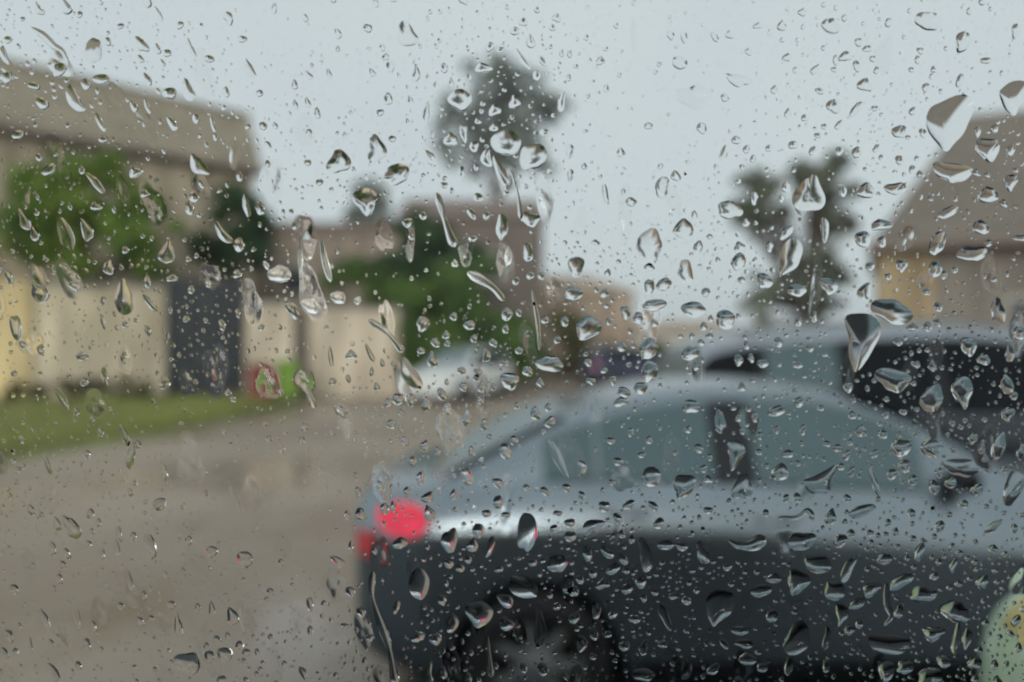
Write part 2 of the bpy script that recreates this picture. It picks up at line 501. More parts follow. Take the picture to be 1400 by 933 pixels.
# brown house behind the wall, two blocks
Yb = 32.0
hB = thing('brown_house', (pxx(342, Yb), Yb, 0), 0.06, 'dark brown two-storey house behind the ivy trees in the middle', 'house')
wL = pxx(545, Yb) - pxx(342, Yb); wR = pxx(742, Yb) - pxx(545, Yb)
MB().box(0, wL, 0, 8, 0, pyz(318, Yb)).build('wall', M['brown'], hB)
rfl = MB().box(-0.1, wL - 0.002, -0.15, 8.1, pyz(318, Yb) + .004, pyz(304, Yb)).build('roof', M['roof_brown'], hB)
MB().box(wL, wL + wR, -0.6, 8, 0, pyz(300, Yb)).build('wall', M['dark_brown'], hB)['label'] = 'dark brown taller wall'
MB().frustum((wL - .1, wL + wR + .12, -0.8, 8.2), (wL + .2, wL + wR - .05, 0.6, 7.0), pyz(300, Yb) + .004, pyz(266, Yb)).build('roof', M['roof_brown'], hB)
window(hB, 1.2, 2.3, 3.6, 4.9)
window(hB, wL + 3.2, wL + 4.3, 4.1, 5.4, -0.6)
window(hB, wL + 3.2, wL + 4.3, 1.4, 2.7, -0.6)

# russet house further along
Yc = 42.0
hC = thing('russet_house', (pxx(735, Yc), Yc, 0), 0, 'pale russet house in the distance right of the ivy trees', 'house')
wC = pxx(866, Yc) - pxx(735, Yc)
zC = pyz(400, Yc)
MB().box(0, wC, 0, 7, 0, zC).build('wall', M['red_house'], hC)
MB().frustum((-.15, wC + .15, -.25, 7.2), (0.3, wC - 2.2, 2.2, 5.0), zC + .004, pyz(372, Yc)).build('roof', M['red_house'], hC)
window(hC, 2.2, 3.2, 1.9, 3.0)
Yd = 58.0
hD = thing('low_house', (pxx(862, Yd), Yd, 0), 0, 'low pale beige house far down the street, left of the dark car roof', 'house')
wD = pxx(1010, Yd) - pxx(862, Yd)
MB().box(0, wD, 0, 6, 0, pyz(452, Yd)).build('wall', M['trim'], hD)
MB().frustum((-.2, wD + .2, -.3, 6.2), (0.6, wD - .6, 1.6, 4.6), pyz(452, Yd) + .004, pyz(438, Yd)).build('roof', M['red_house'], hD)
window(hD, 1.4, 2.6, 0.9, 2.0)

# right house: hip roof with grey-brown tiles, ochre wing
Ye = 17.0
hE = thing('hipped_house', (pxx(1196, Ye), Ye, 0), R(-24), 'house with big grey brown hipped roof at the right edge', 'house')
wE = 11.0
zE = pyz(338, Ye)
MB().box(1.12, wE, 0.25, 7.5, 0, zE).build('wall', M['grey_wall'], hE)
MB().box(0.05, 1.118, 0.15, 7.5, 0, zE).build('wall', M['ochre_dull'], hE)['label'] = 'dull ochre corner wall under the eave'
rfE = MB().frustum((-.10, wE + .3, -.25, 8.0), (2.03, wE - 2.5, 3.5, 4.6), zE + .004, 7.13).build('roof', M['grey_roof'], hE)
MB().box(-.16, wE + .4, -.36, -.256, zE - .10, zE + .06).build('gutter', M['roof_brown'], rfE)
window(hE, 2.4, 3.6, 1.2, 2.6, 0.25)

# ------------------------------------------------------------------ trees
def leaf_mesh(clumps, n, size, seed, flat=0.75):
    r_ = np.random.default_rng(seed)
    cl = np.array([c[:3] for c in clumps]); cr_ = np.array([c[3] for c in clumps])
    w = cr_ ** 2; w = w / w.sum()
    idx = r_.choice(len(cl), n, p=w)
    dirs = r_.normal(size=(n, 3)); dirs /= np.linalg.norm(dirs, axis=1)[:, None]
    rad = cr_[idx] * (r_.random(n) ** 0.45) * (0.85 + 0.35 * r_.random(n))
    pos = cl[idx] + dirs * rad[:, None] * np.array([1, 1, flat])
    a = r_.normal(size=(n, 3)); a /= np.linalg.norm(a, axis=1)[:, None]
    b = np.cross(a, r_.normal(size=(n, 3))); b /= np.linalg.norm(b, axis=1)[:, None]
    s = size * (0.6 + 0.8 * r_.random(n))[:, None]
    v = np.stack([pos - a * s, pos + b * s * .45, pos + a * s, pos - b * s * .45], 1).reshape(-1, 3)
    me = bpy.data.meshes.new('crown')
    me.vertices.add(4 * n); me.vertices.foreach_set('co', v.astype(np.float32).ravel())
    me.loops.add(4 * n); me.loops.foreach_set('vertex_index', np.arange(4 * n, dtype=np.int32))
    me.polygons.add(n); me.polygons.foreach_set('loop_start', np.arange(0, 4 * n, 4, dtype=np.int32))
    me.update(calc_edges=True)
    return me

def tree(name, base, blobs, leaf, n, size, label, cat='tree', group=None, trunk_r=0.16, sub=7, seed=1, lean=None, subr=0.42):
    """blobs: (x, y, z, rx, rz) ellipsoids of the crown in world space"""
    r_ = random.Random(seed)
    t = thing(name, base, 0, label, cat, group)
    bx, by, bz = base
    clumps = []
    limbs = MB()
    top = max(b_[2] for b_ in blobs)
    cx = sum(b_[0] for b_ in blobs) / len(blobs) - bx
    fork = Vector((cx * .55 if lean is None else lean, sum(b_[1] for b_ in blobs) / len(blobs) - by, max(.5, (min(b_[2] - b_[4] for b_ in blobs) - bz) * .9)))
    limbs.tube([(0, 0, -0.05), fork * .35 + Vector((.05, 0, 0)), fork * .7 - Vector((.04, .03, 0)), fork], [trunk_r * 1.25, trunk_r, trunk_r * .9, trunk_r * .8], 9)
    for (x, y, z, rx, rz) in blobs:
        c = Vector((x - bx, y - by, z - bz))
        mid = fork.lerp(c, .5) + Vector((r_.uniform(-.2, .2) * rx, r_.uniform(-.2, .2) * rx, .1))
        limbs.tube([fork - Vector((0, 0, .1)), mid, c + Vector((0, 0, rz * .3))], [trunk_r * .6, trunk_r * .42, trunk_r * .12], 6)
        for k in range(sub):
            a = r_.uniform(0, 6.283); e = r_.uniform(-.9, 1.0); q = r_.uniform(.45, .95)
            p_ = c + Vector((math.cos(a) * math.cos(e) * rx * q, math.sin(a) * math.cos(e) * rx * q, math.sin(e) * rz * q))
            clumps.append((p_.x, p_.y, p_.z, min(rx, rz) * r_.uniform(.28, .28 + subr)))
            limbs.tube([mid, mid.lerp(p_, .6) + Vector((0, 0, .08 * rz)), p_], [trunk_r * .25, trunk_r * .16, trunk_r * .05], 4, False)
    limbs.build('trunk', M['bark'], t)
    o = bpy.data.objects.new('crown', leaf_mesh(clumps, n, size, seed))
    o.data.materials.append(leaf)
    col.objects.link(o)
    o.parent = t
    return t

def blob(px, py, Y, wpx, hpx):
    x, y, z = pix(px, py, Y)
    return (x, y, z, wpx / F * Y / 2, hpx / F * Y / 2)

# bright green tree overhanging the long wall
Y = 22.6
tree('garden_tree', (pxx(120, Y + .6), Y + .6, 0), [blob(70, 285, Y, 120, 120), blob(140, 268, Y, 120, 100), blob(205, 315, Y, 110, 100), blob(120, 345, Y, 150, 80), blob(190, 360, Y, 90, 60), blob(50, 330, Y, 80, 80)],
     M['leaf_bright'], 9000, .13, 'bright green leafy tree spreading over the long beige wall at the left', trunk_r=.14, seed=3, sub=9)
Y = 25.6
tree('garden_shrub', (pxx(318, Y), Y, 0), [blob(318, 300, Y, 80, 80), blob(335, 345, Y, 90, 60), blob(290, 345, Y, 70, 60)],
     M['leaf_dark'], 4200, .13, 'dark green shrub rising above the dark metal gate', 'shrub', trunk_r=.09, seed=5, sub=8)
# ivy trees in the middle
Y = 28.0
tree('ivy_tree', (pxx(590, Y), Y, 0), [blob(575, 310, Y, 80, 70), blob(600, 360, Y, 110, 90), blob(560, 390, Y, 100, 80)],
     M['leaf_dark'], 6000, .15, 'dark green upright tree against the brown house wall', trunk_r=.16, seed=7, sub=9)
Y = 25.8
tree('ivy_shrub', (pxx(625, Y), Y, 0), [blob(590, 430, Y, 130, 100), blob(650, 450, Y, 150, 110), blob(702, 465, Y, 80, 110), blob(572, 468, Y, 90, 80), blob(640, 395, Y, 110, 80), blob(600, 490, Y, 140, 70), blob(690, 495, Y, 100, 60)],
     M['leaf_mid'], 14000, .13, 'wide dense green shrub behind the white parked car', 'shrub', trunk_r=.10, seed=9, sub=9)
Y = 27.5
tree('ivy_shrub', (pxx(495, Y), Y, 0), [blob(480, 370, Y, 80, 50), blob(525, 385, Y, 60, 60)],
     M['leaf_mid'], 2600, .12, 'low olive green shrub above the pinkish beige wall', 'shrub', trunk_r=.07, seed=12, sub=8)
# tall tree over the roofs, haze put into its leaf colour
Y = 47.0
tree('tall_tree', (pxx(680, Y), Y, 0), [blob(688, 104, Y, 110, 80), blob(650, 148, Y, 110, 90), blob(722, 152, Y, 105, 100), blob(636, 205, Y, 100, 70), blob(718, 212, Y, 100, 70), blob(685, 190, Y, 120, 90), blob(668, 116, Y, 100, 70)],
     M['leaf_haze_grey'], 5200, .24, 'tall grey green tree rising far above the brown house roof', trunk_r=.22, seed=14, sub=13, subr=.16)
Y = 46.0
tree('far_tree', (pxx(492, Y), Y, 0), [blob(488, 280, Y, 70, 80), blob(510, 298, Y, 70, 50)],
     M['leaf_haze_grey'], 1800, .2, 'small grey treetop peeping over the lower brown roof', trunk_r=.14, seed=15, sub=6)
# open tree right of centre
Y = 22.0
tree('street_tree', (pxx(1098, Y), Y, 0), [blob(1128, 242, Y, 105, 95), blob(1053, 272, Y, 115, 90), blob(1105, 290, Y, 90, 60), blob(1140, 300, Y, 60, 60), blob(1055, 395, Y, 110, 70), blob(1125, 380, Y, 80, 90), blob(1085, 425, Y, 150, 60), blob(1040, 310, Y, 60, 40)],
     M['leaf_dull'], 5600, .12, 'open-crowned tree with brown trunk left of the hipped roof', trunk_r=.17, seed=18, sub=13, lean=.35, subr=.14)
# shrubs under the russet house
Y = 33.0
tree('roadside_shrub', (pxx(785, Y), Y, 0), [blob(770, 455, Y, 70, 70), blob(805, 490, Y, 70, 60), blob(760, 500, Y, 60, 50)],
     M['leaf_olive'], 3000, .15, 'olive brown roadside shrub below the russet house', 'shrub', trunk_r=.07, seed=20, sub=8)
Y = 36.0
tree('roadside_shrub', (pxx(885, Y), Y, 0), [blob(870, 490, Y, 70, 50), blob(915, 495, Y, 60, 40)],
     M['leaf_olive'], 2000, .16, 'small dull shrub just above the grey car roof, in front of the low pale house', 'shrub', trunk_r=.07, seed=21, sub=7)
# tufts along the foot of the long wall
Y = 21.6
for i, (px_, w_) in enumerate(((70, 60), (125, 70), (20, 50), (185, 50))):
    tree('wall_weed', (pxx(px_, Y), Y, 0.1), [blob(px_, 536 - 6 * (i % 2), Y, w_ * 1.3, 34)], M['leaf_olive'], 700, .09,
         ['low olive weed clump at the wall foot under the bright tree', 'widest weed clump at the wall foot, near the pale patch', 'weed clump at the foot of the ochre panel', 'weed clump nearest the dark gate'][i], 'weeds', 'weed clumps along the wall', trunk_r=.02, seed=30 + i, sub=6)

# ------------------------------------------------------------------ cars
def crom(pts, x):
    xs = [p_[0] for p_ in pts]
    x = min(max(x, xs[0]), xs[-1])
    for i in range(len(xs) - 1):
        if x <= xs[i + 1]:
            break
    t = (x - xs[i]) / (xs[i + 1] - xs[i])
    z = [p_[1] for p_ in pts]
    def slope(k):
        if k == 0 or k == len(xs) - 1:
            return None
        return (z[k + 1] - z[k - 1]) / (xs[k + 1] - xs[k - 1])
    h = xs[i + 1] - xs[i]
    lin = (z[i + 1] - z[i]) / h
    m0, m1 = slope(i), slope(i + 1)
    m0 = lin if m0 is None else m0
    m1 = lin if m1 is None else m1
    t2, t3 = t * t, t * t * t
    return (2 * t3 - 3 * t2 + 1) * z[i] + (t3 - 2 * t2 + t) * h * m0 + (-2 * t3 + 3 * t2) * z[i + 1] + (t3 - t2) * h * m1

class Car:
    def __init__(s, sp):
        s.sp = sp
    def hw(s, x):
        sp = s.sp; W = sp['W']
        r_ = max(0, (sp['x0'] + sp.get('rr', .45) - x) / sp.get('rr', .45)); f_ = max(0, (x - (sp['x1'] - .75)) / .75)
        return W * (1 - sp.get('rt', .2) * r_ ** 2.4 - .3 * f_ ** 2.2)
    def section(s, x):
        sp = s.sp
        h = s.hw(x)
        zs = sp['zs'] + .10 * max(0, (sp['x0'] + .5 - x) / .5) ** 2 + .06 * max(0, (x - sp['x1'] + .6) / .6) ** 2
        deck = crom(sp['deck'], x)
        belt = min(crom(sp['belt'], x), deck - .012)
        cr_ = min(crom(sp['crease'], x), belt - .05)
        ws = sp.get('shoulder', .90)
        base = [(0, zs), (.84 * h, zs), (.935 * h, zs + .07), (.962 * h, zs + .16), (.988 * h, (zs + .16) * .4 + cr_ * .6), (1.0 * h, cr_ - .03), (.990 * h, cr_ + .012),
                (h * (.990 + ws) / 2 + .006, (cr_ + belt) / 2 + .012), (ws * h, belt), ((ws - .035) * h, belt * .25 + deck * .75), ((ws - .10) * h, deck), (.4 * h, deck + .016), (0, deck + .02)]
        return base
    def dense(s, x):
        b_ = s.section(x)
        out = []
        for i, (p_, q_) in enumerate(zip(b_[:-1], b_[1:])):
            n = (2, 2, 2, 3, 5, 4, 1, 2, 2, 1, 1, 3, 3)[i]
            out += [(p_[0] + (q_[0] - p_[0]) * k / n, p_[1] + (q_[1] - p_[1]) * k / n) for k in range(n)]
        return out + [b_[-1]]
    def yside(s, x, z):
        p_ = s.section(x)[1:9]
        for (a, b) in zip(p_[:-1], p_[1:]):
            if a[1] <= z <= b[1]:
                return a[0] + (b[0] - a[0]) * (z - a[1]) / max(1e-6, b[1] - a[1])
        return p_[-1][0] if z > p_[-1][1] else p_[0][0]
    def ycab(s, x, z):
        sp = s.sp
        return sp['W'] * sp.get('cabw', .885) - sp.get('tumble', .52) * (z - crom(sp['belt'], x))

    def patch(s, name, xa, xb, za, zb, side, off, m, parent, nx=8, nz=5, cab=False, thick=0.0):
        mb = MB()
        rows = []
        for i in range(nx + 1):
            x = xa + (xb - xa) * i / nx
            a = za(x) if callable(za) else za
            b = zb(x) if callable(zb) else zb
            b = max(b, a + .004)
            rows.append([(x, side * ((s.ycab if cab else s.yside)(x, a + (b - a) * j / nz) + off), a + (b - a) * j / nz) for j in range(nz + 1)])
        if side > 0:
            rows = rows[::-1]
        mb.grid(rows)
        o = mb.build(name, m, parent)
        if thick:
            so = o.modifiers.new('solid', 'SOLIDIFY'); so.thickness = thick; so.offset = -1
            o.modifiers.new('split', 'EDGE_SPLIT').split_angle = R(35)
        return o

    def build(s, name, loc, rz, label, cat='car', group=None):
        sp = s.sp
        t = thing(name, loc, rz, label, cat, group)
        x0, x1 = sp['x0'], sp['x1']
        # lower body, lofted
        xs = sorted(set([x0, x0 + .015, x0 + .05, x0 + .1, x0 + .17, x0 + .26] + list(np.linspace(x0 + .32, x1 - .3, 60)) + [x1 - .22, x1 - .14, x1 - .07, x1 - .02, x1]))
        rows = []
        for x in xs:
            sec = s.dense(x)
            ring = [(x, -y, z) for (y, z) in sec] + [(x, y, z) for (y, z) in sec[-2:0:-1]]
            rows.append(ring)
        m_ = len(rows[0])
        v = [q for r_ in rows for q in r_]
        f = []
        for i in range(len(rows) - 1):
            for j in range(m_):
                j2 = (j + 1) % m_
                f.append((i * m_ + j, i * m_ + j2, (i + 1) * m_ + j2, (i + 1) * m_ + j))
        f.append(tuple(reversed(range(m_)))); f.append(tuple((len(rows) - 1) * m_ + j for j in range(m_)))
        mb = MB(); mb.add(v, f, True); mb.sm[-1] = mb.sm[-2] = False
        body = mb.build('body', sp['paint'], t)
        bm = bmesh.new(); bm.from_mesh(body.data); bmesh.ops.recalc_face_normals(bm, faces=bm.faces); bm.to_mesh(body.data); bm.free()
        # wheel arches
        wr = sp['wr']
        cutters = []
        for wx in sp['wheels']:
            for side in (-1, 1):
                c = MB()
                n = 32
                ya, yb = side * (sp['W'] - .30), side * (sp['W'] + .2)
                ra = wr + .045
                c.add([(wx + ra * math.cos(6.28318 * k / n), ya, wr + ra * math.sin(6.28318 * k / n)) for k in range(n)] + [(wx + ra * math.cos(6.28318 * k / n), yb, wr + ra * math.sin(6.28318 * k / n)) for k in range(n)],
                      [(k, (k + 1) % n, n + (k + 1) % n, n + k) for k in range(n)] + [tuple(reversed(range(n))), tuple(range(n, 2 * n))])
                co = c.build('cutter', None)
                bm = bmesh.new(); bm.from_mesh(co.data); bmesh.ops.recalc_face_normals(bm, faces=bm.faces); bm.to_mesh(co.data); bm.free()
                co.parent = t
                bo = body.modifiers.new('arch', 'BOOLEAN'); bo.operation = 'DIFFERENCE'; bo.object = co; bo.solver = 'EXACT'
                cutters.append(co)
        bpy.context.view_layer.update()
        dg = bpy.context.evaluated_depsgraph_get()
        nm = bpy.data.meshes.new_from_object(body.evaluated_get(dg))
        body.modifiers.clear()
        body.data = nm
        for c in cutters:
            bpy.data.objects.remove(c)
        # cabin, lofted under the roof line
        ra, rb = sp['roof'][0][0], sp['roof'][-1][0]
        rows = []
        for x in np.linspace(ra, rb, 44):
            zt = crom(sp['roof'], x); zb = crom(sp['belt'], x) - .03
            zt = max(zt, zb + .02)
            ze = max(zb + .008, zt - .055)
            ye = s.ycab(x, ze)
            rowr = [(s.ycab(x, zb), zb), (s.ycab(x, (zb + ze) / 2) + .012, (zb + ze) / 2), (ye, ze), (ye - .03, ze + (zt - ze) * .6), (ye - .10, zt - (zt - ze) * .08), (ye * .45, zt + .014), (0, zt + .018)]
            rows.append([(x, -y, z) for (y, z) in rowr] + [(x, y, z) for (y, z) in rowr[-2::-1]])
        cb = MB(); cb.grid(rows)
        cb.add(rows[0], [tuple(range(len(rows[0])))]); cb.add(rows[-1], [tuple(reversed(range(len(rows[-1]))))])
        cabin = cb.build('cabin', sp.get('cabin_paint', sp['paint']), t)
        # windscreen and rear window lying on the cabin slopes
        for nm_, (a, b) in (('windscreen', sp['screen']), ('rear_window', sp['rear_screen'])):
            rows = []
            for i in range(9):
                x = a + (b - a) * i / 8
                zt = crom(sp['roof'], x); ye = s.ycab(x, zt - .05) - .05
                rows.append([(x, yy * ye, zt + .018 + .006 - .016 * abs(yy) ** 2.2 + .004) for yy in np.linspace(-1, 1, 9)])
            MB().grid(rows).build(nm_, M['screen_glass'], t)
        # side glass
        for side in (-1, 1):
            for (xa, xb, gm) in sp['glass']:
                s.patch('side_window', xa, xb, lambda x: crom(sp['belt'], x) + .012, lambda x: crom(sp['roof'], x) - sp.get('head', .085), side, .020, gm, t, cab=True, thick=.005)
            for (xa, xb) in sp['pillars']:
                s.patch('pillar_trim', xa, xb, lambda x: crom(sp['belt'], x) + .012, lambda x: crom(sp['roof'], x) - sp.get('head', .085), side, .022, M['gloss_black'], t, nx=3, cab=True, thick=.005)
            for (xa, xb, hx) in sp.get('doors', ()):
                def dbot(x):
                    z = sp['zs'] + .13
                    for wx in sp['wheels']:
                        q = (wr + .085) ** 2 - (x - wx) ** 2
                        if q > 0:
                            z = max(z, wr + math.sqrt(q))
                    return z
                dr = s.patch('door', xa, xb, dbot, lambda x: crom(sp['belt'], x) - .006, side, .003, sp['paint'], t, nx=26, nz=14)
                zh = crom(sp['crease'], hx) + .05
                hy = side * (s.yside(hx, zh) + .03)
                MB().tube([(hx - .09, hy - side * .03, zh), (hx - .07, hy, zh), (hx + .07, hy, zh), (hx + .09, hy - side * .03, zh)], [.012, .013, .013, .012], 8).build('handle', sp['paint'], dr)
            s.patch('sill_trim', sp['wheels'][0] + wr + .1, sp['wheels'][1] - wr - .1, sp['zs'] + .012, sp['zs'] + .12, side, .006, M['black'], t, nx=6, nz=3)
            # lamps
            xa, xb, za, zb = sp['tail']
            s.patch('tail_light', xa, xb, za, zb, side, .010, M['tail_red'], t, nx=8, nz=5, thick=.012)
            if 'core' in sp:
                for (xa, xb, za, zb) in sp['core']:
                    s.patch('lamp_core', xa, xb, za, zb, side, .016, M['tail_core'], t, nx=4, nz=4, thick=.006)
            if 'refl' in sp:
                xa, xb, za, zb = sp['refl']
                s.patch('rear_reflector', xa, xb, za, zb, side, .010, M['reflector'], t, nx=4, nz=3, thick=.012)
            xa, xb, za, zb = sp['head_lamp']
            s.patch('headlight', xa, xb, za, zb, side, .008, M['lamp_clear'], t, nx=8, nz=4, thick=.012)
            # door mirror
            mxp, mzp = sp['mirror']
            my = side * (s.ycab(mxp, mzp) + .10)
            mm = MB()
            rr_ = []
            for i in range(7):
                a = i / 6
                w_ = math.sin(math.pi * min(.97, max(.03, a))) ** .45
                rr_.append([(mxp + .055 * w_ * math.cos(q), my + side * (a - .5) * .19, mzp + .065 * w_ * math.sin(q)) for q in np.linspace(0, 2 * math.pi, 13)])
            mm.grid(rr_)
            mm.tube([(mxp, my - side * .17, mzp - .03), (mxp, my - side * .05, mzp - .02)], [.025, .022], 6)
            mm.build('door_mirror', M['gloss_black'], t)
        # wheels
        for wx in sp['wheels']:
            for side in (-1, 1):
                we = bpy.data.objects.new('wheel', None); col.objects.link(we); we.parent = t
                we.location = (wx, side * (sp['W'] - .115), wr)
                we.rotation_euler = (0, 0, 0 if side < 0 else math.pi)
                MB().lathe_y([(wr * .62, -.09), (wr * .70, -.105), (wr * .90, -.10), (wr * .985, -.075), (wr, -.03), (wr, .03), (wr * .985, .075), (wr * .9, .1), (wr * .6, .1)], 36).build('tyre', M['rubber'], we)
                rm = MB()
                rm.lathe_y([(wr * .66, -.095), (wr * .63, -.088), (wr * .60, -.03), (wr * .55, .02)], 36)
                rm.lathe_y([(.0, -.078), (.06, -.078), (.075, -.06), (.08, -.02)], 20)
                for k in range(7):
                    a = 2 * math.pi * k / 7
                    ca, sa = math.cos(a), math.sin(a)
                    pts = []
                    for (rr0, hw_) in ((.05, .034), (wr * .63, .022)):
                        for q, yy in ((-1, -.055), (-.6, -.074), (.6, -.074), (1, -.055)):
                            pts.append((rr0 * ca - q * hw_ * sa, yy, rr0 * sa + q * hw_ * ca))
                    rm.add(pts, [(0, 1, 5, 4), (1, 2, 6, 5), (2, 3, 7, 6)])
                rm.build('rim', M['alloy'], we)
                MB().lathe_y([(0, .005), (wr * .58, .005)], 24).build('brake_disc', M['black'], we)
            # dark wheel housings
        for wx in sp['wheels']:
            for side in (-1, 1):
                ya = side * (sp['W'] - .285)
                li = MB()
                n = 28
                ra = wr + .04
                rows = [[(wx + ra * math.cos(math.pi * (-.12 + 1.24 * k / n)), y_, wr + ra * math.sin(math.pi * (-.12 + 1.24 * k / n))) for k in range(n + 1)] for y_ in (ya, side * (sp['W'] - .03))]
                li.grid(rows)
                li.add([(wx, ya + side * .004, wr)] + [(q[0], ya + side * .004, q[2]) for q in rows[0]], [(0, k, k + 1) for k in range(1, n + 1)])
                li.build('wheel_housing', M['black'], t)
        # bumper plates
        pz = sp.get('plate_z', .72)
        bevel(MB().box(x0 - .015, x0 + .02, -.26, .26, pz, pz + .11).build('number_plate', M['plate'], t), .004)
        return t

# --- near grey saloon; profile in metres, x measured so that 0 is level with the eye
SX = 1.55
def sh(l): return [(x - SX, z) for (x, z) in l]
sedan = dict(x0=-.655 - SX, x1=3.72 - SX, W=.87, zs=.20, paint=M['paint_grey'],
    deck=sh([(-.655, .945), (-.62, .985), (-.52, 1.0), (-.36, 1.012), (-.1, 1.05), (.2, 1.08), (1.0, 1.07), (1.9, 1.03), (2.5, .985), (3.2, .89), (3.6, .76), (3.72, .66)]),
    belt=sh([(-.655, .915), (-.52, .965), (-.3, .99), (.1, 1.04), (.9, 1.03), (1.8, .985), (2.4, .93), (3.2, .83), (3.72, .62)]),
    crease=sh([(-.655, .80), (-.3, .87), (.3, .885), (1.0, .86), (2.0, .80), (3.0, .74), (3.72, .58)]),
    roof=sh([(-.40, .99), (-.2, 1.095), (0, 1.195), (.15, 1.265), (.38, 1.345), (.72, 1.408), (1.09, 1.420), (1.4, 1.390), (1.75, 1.265), (2.02, 1.12), (2.16, 1.03)]),
    screen=(1.52 - SX, 2.08 - SX), rear_screen=(-.28 - SX, .22 - SX),
    glass=[(.13 - SX, .345 - SX, M['tint']), (.365 - SX, .83 - SX, M['tint']), (1.0 - SX, 1.70 - SX, M['tint'])],
    pillars=[(.835 - SX, .995 - SX)],
    doors=[(.33 - SX, .90 - SX, .46 - SX), (.915 - SX, 1.93 - SX, 1.06 - SX)],
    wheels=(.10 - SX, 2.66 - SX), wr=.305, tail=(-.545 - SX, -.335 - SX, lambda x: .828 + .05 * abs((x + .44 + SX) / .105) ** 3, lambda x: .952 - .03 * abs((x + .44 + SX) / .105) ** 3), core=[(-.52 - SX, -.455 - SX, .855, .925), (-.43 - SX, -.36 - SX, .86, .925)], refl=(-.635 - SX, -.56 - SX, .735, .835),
    head_lamp=(3.25 - SX, 3.62 - SX, .62, .74), mirror=(1.82 - SX, 1.06), tumble=.56, head=.058)
Car(sedan).build('parked_car', (SX, 3.2 + .87, 0), 0, 'wet grey saloon car with lit red tail light, nearest to the window')

# --- dark suv behind it
sx0 = 1.27
def sv(l): return [(x, z) for (x, z) in l]
suv = dict(x0=0, x1=4.6, W=.93, zs=.26, paint=M['paint_dark'], cabin_paint=M['paint_sky_roof'], rr=.35, rt=.14,
    deck=[(0, .98), (.08, 1.06), (.3, 1.10), (2, 1.12), (3.3, 1.11), (4.0, 1.04), (4.45, .92), (4.6, .78)],
    belt=[(0, .94), (.1, 1.03), (.4, 1.06), (2, 1.07), (3.3, 1.04), (4.2, .95), (4.6, .74)],
    crease=[(0, .82), (.4, .92), (2, .92), (3.3, .90), (4.6, .68)],
    roof=[(.02, 1.06), (.08, 1.30), (.16, 1.54), (.30, 1.645), (.75, 1.715), (1.5, 1.755), (2.3, 1.76), (2.75, 1.70), (3.2, 1.45), (3.6, 1.10)],
    screen=(2.78, 3.5), rear_screen=(.07, .17), head=.115,
    glass=[(.16, .62, M['dark_glass']), (.68, 1.22, M['tint']), (1.30, 1.95, M['dark_glass']), (2.03, 3.02, M['dark_glass'])], pillars=[(1.225, 1.295), (1.955, 2.025), (.625, .675)],
    doors=[(1.22, 1.96, 1.36), (1.98, 3.15, 2.1)],
    wheels=(.85, 3.7), wr=.36, tail=(.03, .16, .95, 1.02), head_lamp=(4.1, 4.5, .75, .85), mirror=(3.12, 1.12), tumble=.36, cabw=.90)
suvc = Car(suv)
so = suvc.build('parked_suv', (sx0, 5.95 + .93, 0), 0, 'dark tall estate car with sky sheen painted on its roof, parked behind the grey saloon')
for side in (-1, 1):
    pts = [(x, side * (suvc.ycab(x, crom(suv['roof'], x)) - .02), crom(suv['roof'], x) + .03) for x in np.linspace(.5, 2.6, 8)]
    pts[0] = (pts[0][0], pts[0][1], pts[0][2] - .035); pts[-1] = (pts[-1][0], pts[-1][1], pts[-1][2] - .035)
    MB().tube(pts, [.015] * 8, 6).build('roof_rail', M['alloy'], so)

# --- white hatchback down the street and a dull blue one behind
def hatch(paint):
    return dict(x0=0, x1=3.9, W=.85, zs=.2, paint=paint, rr=.35, rt=.14,
        deck=[(0, .90), (.06, .98), (.3, 1.02), (2, 1.02), (2.7, 1.0), (3.3, .92), (3.75, .80), (3.9, .66)],
        belt=[(0, .86), (.1, .96), (.4, .98), (2, .97), (2.8, .94), (3.5, .85), (3.9, .62)],
        crease=[(0, .76), (.4, .82), (2, .80), (3.9, .56)],
        roof=[(.04, 1.0), (.14, 1.22), (.32, 1.42), (.8, 1.50), (1.5, 1.52), (2.0, 1.45), (2.5, 1.2), (2.9, .98)],
        screen=(2.02, 2.8), rear_screen=(.1, .3),
        glass=[(.45, 1.15, M['dark_glass']), (1.23, 2.3, M['dark_glass'])], pillars=[(1.155, 1.225)],
        wheels=(.65, 3.1), wr=.30, tail=(.03, .16, .80, .93), head_lamp=(3.4, 3.78, .62, .73), mirror=(2.45, 1.02), plate_z=.6)
wc = hatch(M['paint_white'])
Y = 22.8
Car(wc).build('parked_hatchback', (pxx(668, Y), Y + 2.2, 0), R(244), 'white hatchback parked in front of the dense green shrub')
Y = 30.0
Car(hatch(M['paint_blue'])).build('parked_hatchback', (pxx(800, Y), Y, 0), R(20), 'dull blue car far off, showing just above the boot of the grey saloon')

# ------------------------------------------------------------------ the car the picture is taken from: its door, window, mirror
M['paint_own'] = mat('dark_green_grey_paint', (0.03, 0.037, 0.036), 0.3, var=0.1, scale=4, coat=0.6)
own = thing('viewer_car', (0, 0, 0), 0, 'dark car door with a clear side window covered in raindrops', 'car')
YO = PANE_D                                  # outer face of the glass
WX0, WX1, WZ0, WZ1 = -.52, .62, 1.28, 1.80   # window opening
